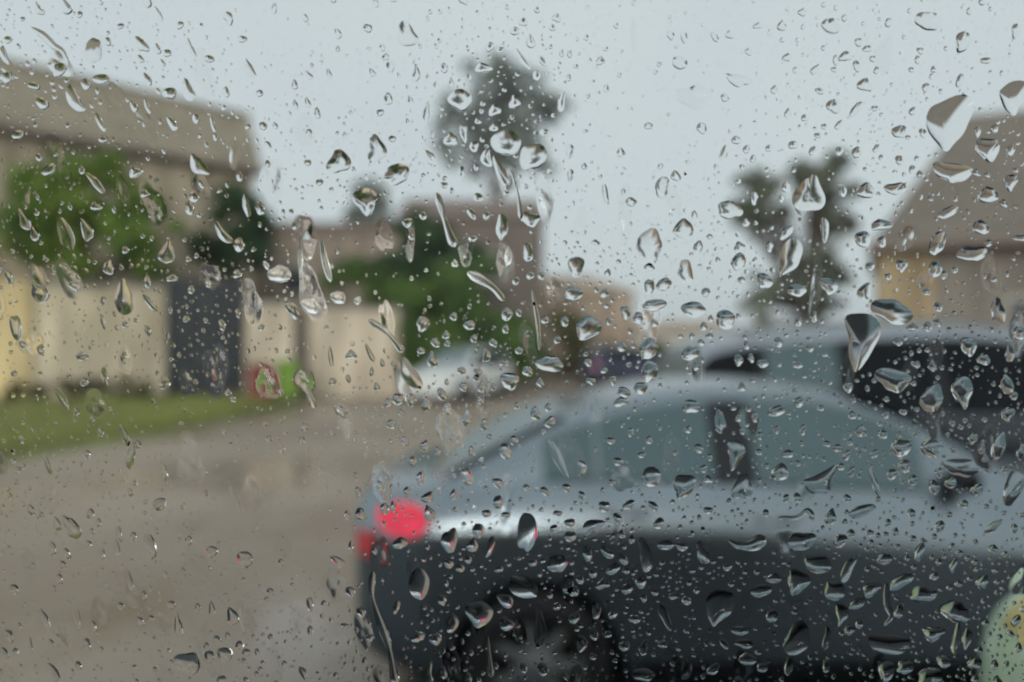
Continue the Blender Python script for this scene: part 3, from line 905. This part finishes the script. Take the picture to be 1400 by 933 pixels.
# door skin with the window opening, in strips round the glass
door = MB()
def skin(xa, xb, za, zb):
    rows = []
    for i in range(9):
        x = xa + (xb - xa) * i / 8
        rows.append([(x, YO + .03 + .05 * math.sin(max(0, min(1, (1.28 - z) / 1.0)) * math.pi), z) for z in np.linspace(za, zb, 9)])
    door.grid(rows[::-1])
skin(-2.2, 2.3, .30, WZ0 - .02)
dp = door.build('door_panel', M['paint_own'], own)
so_ = dp.modifiers.new('solid', 'SOLIDIFY'); so_.thickness = .03
for nm_, b_ in (('window_seal', (WX0 - .03, WX1 + .03, YO - .03, YO + .02, WZ0 - .02, WZ0 + .012)), ('window_seal', (WX0 - .03, WX1 + .03, YO - .03, YO + .02, WZ1 - .012, WZ1 + .02)),
                ('window_pillar', (WX0 - .13, WX0, YO - .06, YO + .03, WZ0 + .014, WZ1 - .014)), ('window_pillar', (WX1, WX1 + .10, YO - .06, YO + .03, WZ0 + .014, WZ1 - .014))):
    bevel(MB().box(*b_).build(nm_, M['black'], own), .008)
rows = []
for x in np.linspace(-2.2, 2.0, 9):
    rows.append([(x, yy, WZ1 + .03 + .09 * (1 - ((yy + .6) / .85) ** 2)) for yy in np.linspace(YO + .02, -1.4, 9)])
rfo = MB().grid(rows).build('roof_panel', M['paint_own'], own)
so_ = rfo.modifiers.new('solid', 'SOLIDIFY'); so_.thickness = .03
MB().box(-2.2, 2.3, -1.52, -1.46, .3, 1.28).build('far_door_panel', M['paint_own'], own)
MB().box(-2.2, 2.3, -1.45, YO - .02, .24, .30).build('floor_pan', M['black'], own)
pane = MB().box(WX0 + .002, WX1 - .002, YO - .004, YO, WZ0 + .014, WZ1 - .014).build('window_glass', M['clear'], own)
# door mirror, close by at lower right
ms = MB()
mc = Vector((.474, .62, 1.302))
rows = []
for i in range(11):
    a = i / 10
    w_ = math.sin(math.pi * min(.985, max(.015, a))) ** .38
    rows.append([(mc.x + (.095 * w_) * math.copysign(abs(math.cos(q)) ** .7, math.cos(q)), mc.y + (a - .5) * .22, mc.z + .118 * w_ * math.copysign(abs(math.sin(q)) ** .7, math.sin(q))) for q in np.linspace(0, 2 * math.pi, 25)])
ms.grid(rows)
ms.tube([(mc.x + .02, YO + .035, mc.z - .09), (mc.x + .01, mc.y - .06, mc.z - .06)], [.035, .03], 10)
dmr = ms.build('door_mirror', M['paint_mint'], own)
dmr['label'] = 'pale green door mirror with amber lens at the bottom right corner'
am = MB()
rows = []
for i in range(7):
    a = .10 + .5 * i / 6
    w_ = math.sin(math.pi * a) ** .38
    rows.append([(mc.x - (.0965 * w_) * abs(math.cos(q)) ** .7, mc.y + (a - .5) * .22, mc.z + .1195 * w_ * math.copysign(abs(math.sin(q)) ** .7, math.sin(q))) for q in np.linspace(.55, .95, 9)])
am.grid(rows).build('indicator_lens', M['amber'], dmr)

# ------------------------------------------------------------------ raindrops on the glass
PX = PANE_D / F             # metres per photograph pixel on the glass
YG = YO + .00015
def gx(px): return (px - 700.0) * PX
def gz(py): return CH - (py - HY) * PX

def cap_profile(ts, alpha):
    a = math.radians(alpha)
    Rr = 1.0 / math.sin(a)
    return [math.sqrt(max(0, Rr * Rr - t * t)) - Rr * math.cos(a) for t in ts]

def drop(mb, px, py, w, h, tilt=0.0, shape=0, alpha=52, seg=26, rings=(1, .95, .85, .7, .5, .27), r_=random, irregular=.10, bend=0.0):
    ph = [r_.uniform(0, 6.283) for _ in range(5)]
    am_ = [irregular * r_.uniform(.3, 1) / (1 + .9 * k) for k in range(5)]
    rip = [r_.uniform(0, 6.283) for _ in range(2)]
    out = []
    for k in range(seg):
        th = 2 * math.pi * k / seg
        c, s_ = math.cos(th), math.sin(th)
        p_ = 1.0
        u = math.copysign(abs(c) ** p_, c); v = math.copysign(abs(s_) ** p_, s_)      # v>0 : down
        rr = 1 + sum(am_[j] * math.cos((j + 2) * th + ph[j]) for j in range(5))
        m_ = 1.0
        if shape == 1: m_ = 1 + .40 * v           # teardrop, fat below
        if shape == 2: m_ = 1 - .40 * v           # point down
        if shape == 3: m_ = 1 - .25 * v
        u, v = u * rr * m_, v * rr
        out.append((u * w / 2, v * h / 2))
    ct, st = math.cos(math.radians(tilt)), math.sin(math.radians(tilt))
    a_eff = min(w, h) / 2 * .98
    hs = cap_profile(rings, alpha)
    h0 = cap_profile([0], alpha)[0]
    def place(u, v, hh):
        u2 = u + bend * w * ((v / (h / 2)) ** 2 - .3)
        x = u2 * ct + v * st
        y = -u2 * st + v * ct
        return (gx(px + x), YG + hh * PX, gz(py + y))
    ay = .08 * h
    verts, faces = [], []
    for t, hh in zip(rings, hs):
        for (u, v) in out:
            uu, vv = u * t, v * t + (1 - t) * ay
            ripple = 1 + .045 * math.sin(2.3 * uu / (w / 2) + rip[0]) * math.sin(2.1 * vv / (h / 2) + rip[1])
            verts.append(place(uu, vv, hh * a_eff * ripple if t < 1 else 0.0))
    verts.append(place(0, ay, h0 * a_eff * (1 + .045 * math.sin(rip[0]) * math.sin(rip[1] + .16))))
    n = len(rings)
    for i in range(n - 1):
        for k in range(seg):
            k2 = (k + 1) % seg
            faces.append((i * seg + k2, (i + 1) * seg + k2, (i + 1) * seg + k, i * seg + k))
    for k in range(seg):
        faces.append(((n - 1) * seg + (k + 1) % seg, n * seg, (n - 1) * seg + k))
    mb.add(verts, faces, True)
    mb.add(verts[:seg], [tuple(reversed(range(seg)))], False)

def stream(mb, pts, w, alpha=50, r_=random):
    P_ = [Vector((p_[0], p_[1])) for p_ in pts]
    path = []
    for i in range(len(P_) - 1):
        p0, p1, p2, p3 = P_[max(i - 1, 0)], P_[i], P_[i + 1], P_[min(i + 2, len(P_) - 1)]
        k = max(3, int((p2 - p1).length / 4))
        for j in range(k):
            t = j / k
            path.append(.5 * ((2 * p1) + (-p0 + p2) * t + (2 * p0 - 5 * p1 + 4 * p2 - p3) * t * t + (-p0 + 3 * p1 - 3 * p2 + p3) * t ** 3))
    path.append(P_[-1])
    n = len(path)
    ph = r_.uniform(0, 6)
    qs = [-1, -.93, -.75, -.45, 0, .45, .75, .93, 1]
    hs = cap_profile([abs(q) for q in qs], alpha)
    verts, faces = [], []
    for i, p_ in enumerate(path):
        d_ = (path[min(i + 1, n - 1)] - path[max(i - 1, 0)]).normalized()
        nn = Vector((-d_.y, d_.x))
        s_ = i / (n - 1)
        e = min(1, s_ * n / 3.5, (1 - s_) * n / 2.5)
        ww = w / 2 * max(.04, math.sqrt(max(0, e))) * (.72 + .28 * math.sin(s_ * n * .33 + ph) + .35 * s_)
        for q, hh in zip(qs, hs):
            c = p_ + nn * q * ww
            verts.append((gx(c.x), YG + (hh * ww * PX if abs(q) < 1 else 0), gz(c.y)))
    m_ = len(qs)
    for i in range(n - 1):
        for j in range(m_ - 1):
            faces.append((i * m_ + j, (i + 1) * m_ + j, (i + 1) * m_ + j + 1, i * m_ + j + 1))
    mb.add(verts, faces, True)
    bk = []
    for i in range(n):
        bk += [verts[i * m_], verts[i * m_ + m_ - 1]]
    mb.add(bk, [(2 * i, 2 * i + 1, 2 * i + 3, 2 * i + 2) for i in range(n - 1)], False)

# (x, y, width, height[, tilt of the long axis (+ leans down-right)[, shape]]) read off the glass
DROPS = [
 (51,11,10,20,30),(88,8,14,22,20),(107,19,9,10),(29,25,7,7),(126,68,22,40,-10,1),(146,56,9,12),(192,60,14,26,35),(215,18,7,26,25),(163,35,11,8),(227,72,14,10),
 (260,65,8,28,25),(285,80,16,10),(311,24,13,20,30),(330,53,15,9),(340,94,11,32,25),(80,95,18,20,-20),(116,115,11,18,40),(137,108,25,13),(100,135,18,40,35),(45,117,18,10),
 (8,105,13,16),(4,75,9,30),(200,108,10,20,25),(231,127,19,17),(256,122,14,34,25,1),(136,167,9,28,25),(140,190,12,11),(23,184,17,13),(182,145,9,17,35),(200,145,7,24,15),
 (234,168,10,24,40),(270,225,18,36,30,1),(66,232,21,15,30),(290,170,6,22,15),(130,250,11,36,40),(31,300,15,30,30,1),(88,318,18,52,20,1),(117,314,14,34,20,1),(228,345,20,32,-15,1),(303,318,12,38,35,1),
 (336,280,9,36,15),(265,268,15,15),(272,294,9,9),(257,354,7,9),(169,406,26,46,0,1),(148,365,13,24),(101,391,13,15),(53,400,20,32,40),(12,380,11,20,20),(21,448,15,38),
 (205,415,9,30,40),(170,444,11,9),(235,380,15,11),(140,440,6,22),(55,479,11,17),(112,488,17,13),(115,523,13,11),(143,515,9,26),(225,523,17,19),(85,545,9,36,35),
 (104,564,8,14,20),(170,595,9,30,20),(178,620,13,40,0,1),(188,608,11,11),(119,622,12,11),(65,635,7,28,20),(225,645,7,26),(218,690,22,16,20),(322,685,7,42,20),(318,545,9,9),
 (43,698,9,20,30),(57,704,8,8),(78,716,9,22,20),(97,720,17,40,30),(72,750,9,22),(92,757,9,17,30),(86,772,9,13,30),(82,792,9,15),(135,715,7,15),(126,727,6,11),
 (163,730,9,21,10),(160,750,7,30),(183,734,9,13),(206,748,17,34,15),(140,758,7,17),(177,793,7,28),(197,815,7,15,10),(19,806,15,13,45),(62,847,9,36,25),(106,846,8,32,10),
 (129,856,8,15,20),(120,882,10,19,10),(13,870,11,20,25),(42,882,7,22,5),(71,880,7,15,25),(7,893,9,19,25),(22,890,9,9),(76,922,11,34,25),(108,910,9,13),(193,850,9,15,30),
 (166,830,9,13,25),(244,855,11,32,5),(258,907,34,32,20),(290,832,9,20,10),(318,842,16,24,25),(308,895,20,22,20),(287,897,11,15),(328,882,11,13),(290,755,15,17),(335,765,20,26),
 (374,10,7,15),(461,45,9,17,20),(461,66,7,7),(502,38,13,13),(421,102,8,15,35),(402,115,9,13),(403,142,7,13),(433,154,8,17),(449,100,7,15),(359,172,11,13),(366,198,7,13,30),
 (582,153,11,30,-8),(555,45,26,36,20),(629,137,34,28),(616,112,7,15),(616,190,17,21),(634,182,11,25),(648,200,13,15),(684,68,11,9),(660,92,21,15),(588,212,9,17,40),
 (463,220,28,36,0,1),(514,202,26,36,10,1),(542,238,36,28,15),(665,215,15,25),(692,196,38,38),(683,232,13,42,25),(607,253,10,9),(500,276,36,34,0,2),(557,305,15,13),(622,360,9,11),
 (693,430,16,18),(645,292,11,17,40),(665,295,11,13),(686,310,15,38),(695,350,9,30),(400,425,24,17,-50),(382,375,30,26),(425,418,26,20),(462,407,23,17),(578,443,18,21),
 (610,458,11,11),(642,445,15,15),(355,285,13,19),(480,485,15,13),(452,488,6,32,5),(505,482,7,28,25),(508,508,6,13),(560,510,22,44,30,1),(612,560,11,18),(665,486,11,20),
 (697,522,26,24,0,2),(425,545,9,32,25),(465,562,14,22,40),(535,580,13,13),(548,585,7,15),(600,585,9,32),(368,600,11,9),(412,602,9,9),(487,650,7,9),(490,673,9,15,30),
 (639,652,15,26),(680,660,12,18,55),(585,680,20,13,20),(622,696,7,7),(692,704,11,9),(461,768,13,24,50),(384,770,7,11),(479,811,11,21,10),(494,838,11,17,30),(506,872,10,10),
 (472,856,11,9),(573,800,26,46,5,2),(542,830,9,20,-10),(618,852,16,28,-5),(655,840,34,38,0,2),(690,820,16,26,55),(692,852,18,21,30),(615,740,20,36),(646,745,17,17),(670,748,9,32,-15),
 (613,770,12,15,40),(640,765,9,13),(370,810,9,13),(424,862,7,15),(424,827,9,21),(443,825,7,11),(480,748,7,17),(415,920,9,21,30),
 (828,265,8,30,10),(906,256,20,30),(924,240,13,15),(780,240,9,17),(863,276,15,13),(888,337,38,44),(935,312,28,26),(998,287,32,26),(955,337,13,17),(938,372,20,34,20),
 (888,365,15,11),(888,392,15,20),(908,389,21,18),(1010,358,20,24,-25),(788,365,20,32),(784,402,23,22),(895,418,30,18),(873,435,15,18),(965,400,13,12),(948,423,32,22),
 (992,437,28,26),(1045,385,22,22,-30),(725,300,26,22),(722,345,15,26),(708,270,11,32),(803,450,30,36,-25,2),(745,438,13,11),(887,477,26,28),(850,475,15,11),(832,440,9,11),
 (772,440,11,15),(946,460,9,9),(970,460,11,9),(867,48,8,50,2),(742,83,8,18,35),(768,72,7,11),(779,73,7,11),(755,37,11,9),(768,138,11,26,-10),(779,207,11,21),
 (936,50,9,20,10),(978,50,9,16,30),(950,132,46,34,-10),(1010,109,38,16,-15),(990,210,9,28,-15),(1021,204,9,13,-20),(1030,217,8,11),(1015,229,7,9),(1037,34,13,9),(930,85,22,18),
 (887,172,13,9),(960,175,15,15),(715,80,7,32,30),(728,215,36,38),(1077,78,10,16,-65),(1070,34,13,14),(1137,35,26,22),(1187,66,15,9),(1157,76,17,15),(1144,82,9,15),
 (1116,94,9,18,-35),(1122,124,13,9),(1184,115,24,17),(1141,145,20,20),(1171,149,10,26,-35),(1148,170,8,16,-30),(1197,148,10,8),(1101,161,10,10),(1119,185,10,8),(1085,198,15,11),
 (1271,28,36,28),(1318,57,22,28,-25),(1260,69,11,9),(1278,94,9,9),(1267,119,10,14,-35),(1350,82,17,9),(1387,133,38,44,0,2),(1391,42,14,20),(1298,168,60,72,-6,2),(1231,180,20,20),
 (1263,182,11,13),(1303,236,46,32,-10,2),(1352,205,34,32,0,2),(1383,205,13,15),(1361,176,11,11),(1338,180,9,16),(1112,206,9,16,-30),(1148,207,11,13),(1172,208,15,15),
 (1108,265,38,54,0,1),(1075,255,13,15),(1153,262,11,16),(1185,260,28,20),(1225,258,28,18),(1205,307,26,17),(1180,327,24,22),(1128,315,13,32),(1075,318,14,24,-50),(1081,350,30,50),
 (1090,397,26,18),(1057,392,21,15),(1132,390,20,28,45),(1352,266,26,24,0,1),(1383,250,20,22,0,2),(1297,290,13,32,-60),(1342,310,23,20),(1330,347,40,23),(1282,333,21,34),(1279,368,17,25),
 (1291,376,9,13,-25),(1306,369,8,11,-25),(1233,363,15,19),(1190,365,13,13),(1183,398,17,26),(1220,426,52,36,-15),(1365,425,19,38,0,1),(1178,466,46,74,0,2),(1283,420,11,15),(1395,325,21,9),
 (1222,520,44,34,0,3),(1274,545,30,40),(1316,537,30,40,0,2),(1275,500,11,17),(1325,475,22,26,0,2),(1382,480,15,28,0,1),(1376,525,20,26,0,1),(1273,613,30,24),(1232,613,28,24),(1207,594,13,13),
 (1195,621,11,13,-30),(1165,568,11,11),(1092,550,15,14),(1062,562,14,26,-70),(1098,588,9,16),(1130,607,11,9),(1162,605,9,9),(1125,657,28,50,-55),(1067,645,25,22),(1195,658,9,38,20),
 (1219,649,15,15),(1248,657,13,15),(1330,600,13,17),(1365,610,20,38,-20),(1315,640,46,26),(1300,660,14,18,-30),(1335,670,15,20),(1385,668,28,44,-20),(1160,530,13,15),(1396,618,13,22),
 (1090,498,15,11),(1370,560,15,15),(1378,567,17,21),(762,626,13,62,28),(795,640,13,22),(890,652,30,25),(935,665,26,38,-20),(945,556,24,19),(984,576,15,34,0,1),(1005,622,24,38,0,2),
 (1015,666,26,38,0,1),(1010,493,13,15),(1043,497,15,13),(944,483,25,19),(952,502,9,11),(888,508,22,30),(752,497,36,23),(745,672,10,16,55),(720,667,11,9),(860,690,11,20,-60),
 (893,692,10,18,35),(968,698,15,9),(795,677,9,13,30),(862,592,9,13),(835,603,11,11),(720,727,24,60,-5),(703,745,17,28),(716,803,26,48,65),(762,770,30,24),(803,757,13,21),
 (779,715,15,13),(812,719,18,32,-60),(864,725,7,7),(830,755,12,24,40),(882,757,18,44,15,1),(876,795,16,18),(880,817,9,13),(838,778,13,22,-60),(910,745,23,14),(960,755,16,32,15),
 (983,830,34,54,-30,2),(985,803,13,9),(952,807,9,9),(938,820,13,13),(920,815,13,9),(910,845,13,38,25),(815,835,11,26),(838,840,11,14,-50),(812,867,11,17),(795,880,15,23),
 (738,855,17,52,5,1),(785,845,15,15),(1012,862,25,14),(1017,880,27,13),(1022,900,25,16),(975,914,14,20,-50),(1042,912,14,15),(906,880,15,11),(880,885,13,21),(938,915,14,32),
 (880,922,32,17),(990,880,11,16,30),(1040,808,30,17),(1180,698,16,38,-75),(1095,740,42,24),(1118,772,36,26),(1090,797,30,34,-20,2),(1140,807,24,32,30,1),(1160,777,13,42,-30,1),(1150,840,17,30,0,2),
 (1172,825,13,26,-55),(1192,806,16,30,-60),(1228,835,13,20),(1257,755,13,26,-20),(1232,795,17,36,-60),(1262,813,40,20),(1358,720,11,30,-55),(1303,773,9,22),(1305,836,42,28,-10),(1090,870,36,46,-10,1),
 (1078,910,13,26),(1161,861,14,15),(1174,853,11,13),(1211,917,23,30),(1237,912,23,20),(1275,867,30,21,0,2),(1307,873,14,40),(1321,873,13,30),(1270,925,36,26),(1290,905,20,16),
 (1332,905,18,20,0,1),(1130,873,11,32),(1129,910,11,18),(1055,842,15,20),(1058,790,20,14),(1215,880,54,30),
]
STREAMS = [
 ([(40,36),(58,48),(72,62),(84,70),(91,88)],9),
 ([(597,263),(603,285),(612,312),(622,338)],12),
 ([(638,372),(660,384),(675,394),(690,412)],13),
 ([(412,318),(410,350),(414,400)],6),
 ([(438,322),(443,352),(452,386)],8),
 ([(503,438),(528,454),(551,482)],11),
 ([(511,780),(508,809),(516,838),(527,870),(535,897),(541,934)],11),
 ([(667,868),(669,900),(672,926)],7),
 ([(590,902),(587,918),(591,934)],8),
 ([(995,738),(1008,746),(1030,745),(1046,734)],16),
 ([(1063,708),(1088,708),(1104,698),(1112,712)],9),
 ([(1211,795),(1212,826),(1218,842),(1208,856)],9),
 ([(697,232),(707,262),(712,300)],6),
 ([(727,395),(735,440),(738,480)],6),
]
rr = random.Random(5)
cand = []
for dr in DROPS:
    x, y, w, h = dr[:4]
    tl = dr[4] if len(dr) > 4 else rr.uniform(-8, 8) + 12 * (1 - x / 700.0) * (abs(h) > abs(w))
    shp = dr[5] if len(dr) > 5 else rr.choice((0, 0, 1, 3))
    cand.append((w * h, x, y, w, h, tl, shp))
cand.sort(key=lambda c: -c[0])
kept = []
def clash(c, b):
    # does the smaller drop c touch the larger drop b or a stream?
    _, x, y, w, h, tl, _s = b
    r_ = .42 * min(c[3], c[4])
    dx, dy = c[1] - x, c[2] - y
    ct, st = math.cos(R(tl)), math.sin(R(tl))
    u, v = dx * ct - dy * st, dx * st + dy * ct
    return (u / (w / 2 + r_)) ** 2 + (v / (h / 2 + r_)) ** 2 < 1
for c in cand:
    if any(clash(c, b) for b in kept):
        continue
    if any((c[1] - (p_[0] + (q_[0] - p_[0]) * k / 4)) ** 2 + (c[2] - (p_[1] + (q_[1] - p_[1]) * k / 4)) ** 2 < (.5 * w_ + .4 * min(c[3], c[4])) ** 2
           for pts, w_ in STREAMS for p_, q_ in zip(pts[:-1], pts[1:]) for k in range(5)):
        continue
    kept.append(c)
cand = kept
N_PART = 300 - len(STREAMS)
part_lim = cand[:N_PART]
rest = cand[N_PART:]
for (_, x, y, w, h, tl, shp) in part_lim:
    mb = MB()
    big = max(w, h) > 30
    drop(mb, x, y, w, h, tl, shp, alpha=rr.uniform(40, 50) if not big else rr.uniform(34, 45) if max(w, h) < 44 else rr.uniform(25, 33), seg=30 if big else 22,
         rings=(1, .96, .88, .74, .55, .3) if big else (1, .93, .78, .55, .28), r_=rr, irregular=.15 if big else .12,
         bend=rr.uniform(-.22, .22) if h > 1.5 * w else rr.uniform(-.06, .06))
    mb.build('raindrop', M['water'], pane)
for pts, w in STREAMS:
    mb = MB()
    stream(mb, pts, w, 50, rr)
    mb.build('raindrop', M['water'], pane)
# the small droplets between them
fine = MB()
for (_, x, y, w, h, tl, shp) in rest:
    drop(fine, x, y, w, h, tl, shp, alpha=rr.uniform(46, 58), seg=14, rings=(1, .9, .68, .36), r_=rr, irregular=.12)
BX = np.array([c[1] for c in cand] + [p_[0] for s_ in STREAMS for p_ in s_[0]], float)
BY = np.array([c[2] for c in cand] + [p_[1] for s_ in STREAMS for p_ in s_[0]], float)
BR = np.array([.5 * max(c[3], c[4]) * (1.12 if c[6] == 2 else .92) for c in cand] + [s_[1] * 1.2 for s_ in STREAMS for p_ in s_[0]], float)
LX, LY, LR = list(BX), list(BY), list(BR)
def scatter(n, smin, smax, x0, x1, y0, y1, seg, rings, power=2.0, al=(38, 50), irr=.10):
    global BX, BY, BR
    made, tries = 0, 0
    while made < n and tries < n * 8:
        tries += 1
        x = x0 + rr.random() * (x1 - x0); y = y0 + rr.random() * (y1 - y0)
        s_ = smin + (smax - smin) * rr.random() ** power
        dn = .5 + .28 * math.sin(x * .011 + 1.3 * math.sin(y * .013)) + .28 * math.sin(y * .017 + 2.1 * math.sin(x * .007 + 1))
        if rr.random() > .25 + .75 * dn:
            continue
        if np.any((BX - x) ** 2 + (BY - y) ** 2 < (BR + s_ * .62) ** 2):
            continue
        el = rr.uniform(.85, 1.9) if x < 650 else rr.uniform(.75, 1.45)
        tl = 25 - 40 * min(1, max(0, x / 1400)) + rr.uniform(-14, 14)
        drop(fine, x, y, s_ / math.sqrt(el), s_ * math.sqrt(el), tl, rr.choice((0, 0, 1)), alpha=rr.uniform(*al), seg=seg, rings=rings, r_=rr, irregular=irr)
        LX.append(x); LY.append(y); LR.append(s_ * .6)
        made += 1
        if made % 40 == 0:
            BX, BY, BR = np.array(LX), np.array(LY), np.array(LR)
    BX, BY, BR = np.array(LX), np.array(LY), np.array(LR)
scatter(150, 10, 19, 480, 1420, 440, 953, 14, (1, .9, .68, .36), 1.6, (44, 54), .16)
scatter(70, 10, 18, -20, 1420, -20, 440, 14, (1, .9, .68, .36), 1.6, (42, 52), .16)
scatter(330, 7, 13, -20, 1420, -20, 953, 12, (1, .88, .62, .32))
scatter(950, 3.5, 7, -20, 1420, -20, 953, 9, (1, .82, .45))
scatter(420, 4, 9, 850, 1420, 430, 953, 9, (1, .82, .45))
scatter(260, 4, 9, 480, 1420, 720, 953, 9, (1, .82, .45))
scatter(1300, 1.8, 3.6, -20, 1420, -20, 953, 7, (1, .7))
scatter(2600, 3, 8, -20, 1420, -20, 953, 8, (1, .8, .45), 1.5, (9, 24))
fo = fine.build('raindrop_specks', M['water'], pane)
fo['kind'] = 'stuff'
# thin uneven smears of moisture on the inner face of the glass
film = MB()
FX, FY, FR = [], [], []
YI = YO - .004 - .00002
def smear(px, py, w, h, tilt, slope):
    ct, st = math.cos(R(tilt)), math.sin(R(tilt))
    seg = 26
    ring = (1, .9, .78, .64, .5, .36, .2)
    ph = [rr.uniform(0, 6.283) for _ in range(6)]
    amp = slope * min(w, h) / 2 * .8
    verts, faces = [], []
    def pt(t, th):
        rad = 1 + .13 * math.cos(2 * th + ph[0]) + .10 * math.cos(3 * th + ph[1]) + .06 * math.cos(5 * th + ph[2])
        u, v = w / 2 * rad * t * math.cos(th), h / 2 * rad * t * math.sin(th)
        hh = (1 - t * t) ** 2 * amp * (1 + .55 * math.sin(u * .33 + ph[3] + .6 * math.sin(v * .11 + ph[5])) * math.sin(v * .16 + ph[4]))
        return (gx(px + u * ct + v * st), YI - max(0, hh) * PX, gz(py - u * st + v * ct))
    for t in ring:
        verts += [pt(t, 2 * math.pi * k / seg) for k in range(seg)]
    verts.append(pt(0, 0))
    n = len(ring)
    for i in range(n - 1):
        for k in range(seg):
            k2 = (k + 1) % seg
            faces.append((i * seg + k, (i + 1) * seg + k, (i + 1) * seg + k2, i * seg + k2))
    for k in range(seg):
        faces.append(((n - 1) * seg + k, n * seg, (n - 1) * seg + (k + 1) % seg))
    film.add([(a, b, c) for (a, b, c) in verts], faces, True)
    film.add(verts[:seg], [tuple(range(seg))], False)
made = 0
for tries in range(4000):
    if made >= 110:
        break
    x = rr.uniform(0, 1400)
    y = rr.uniform(60, 930)
    if x > 900 and rr.random() < .6 or y < 250 and x > 350 and rr.random() < .8:
        continue
    w, h = rr.uniform(16, 34), rr.uniform(34, 84)
    if any((x - a) ** 2 / (22 + w) ** 2 + (y - b) ** 2 / (52 + h * .7) ** 2 < .75 for a, b in zip(FX, FY)):
        continue
    FX.append(x); FY.append(y)
    smear(x, y, w, h, 18 - 30 * x / 1400 + rr.uniform(-10, 10), rr.uniform(.04, .09))
    made += 1
film.build('moisture_film', M['water'], pane)['kind'] = 'stuff'
# the rest of the window, out of the picture, carries the same kind of drops
fine = MB()
for (xa, xb, ya, yb, n) in ((-2000, -25, -500, 1900, 1900), (1425, 3500, -500, 1900, 1900), (-20, 1420, -550, -25, 700), (-20, 1420, 960, 1950, 1100)):
    scatter(n, 6, 40, xa, xb, ya, yb, 12, (1, .88, .62, .32), 2.2)
fo = fine.build('raindrop_specks', M['water'], pane)
fo['kind'] = 'stuff'

# ------------------------------------------------------------------ rain haze in the air
hz = MB().box(-225, 225, -65, 385, -1.05, 19.5)
hm = bpy.data.materials.new('rain_haze')
hm.use_nodes = True
hn = hm.node_tree
hn.nodes.clear()
ho = hn.nodes.new('ShaderNodeOutputMaterial')
hv = hn.nodes.new('ShaderNodeVolumePrincipled')
hv.inputs['Color'].default_value = (0.93, 0.96, 0.97, 1)
hv.inputs['Density'].default_value = 0.0009
hv.inputs['Anisotropy'].default_value = 0.3
hn.links.new(hv.outputs[0], ho.inputs['Volume'])
tag(hz.build('haze', hm), 'thin grey rain haze filling the street', 'haze', kind='stuff')
cy.volume_bounces = 0
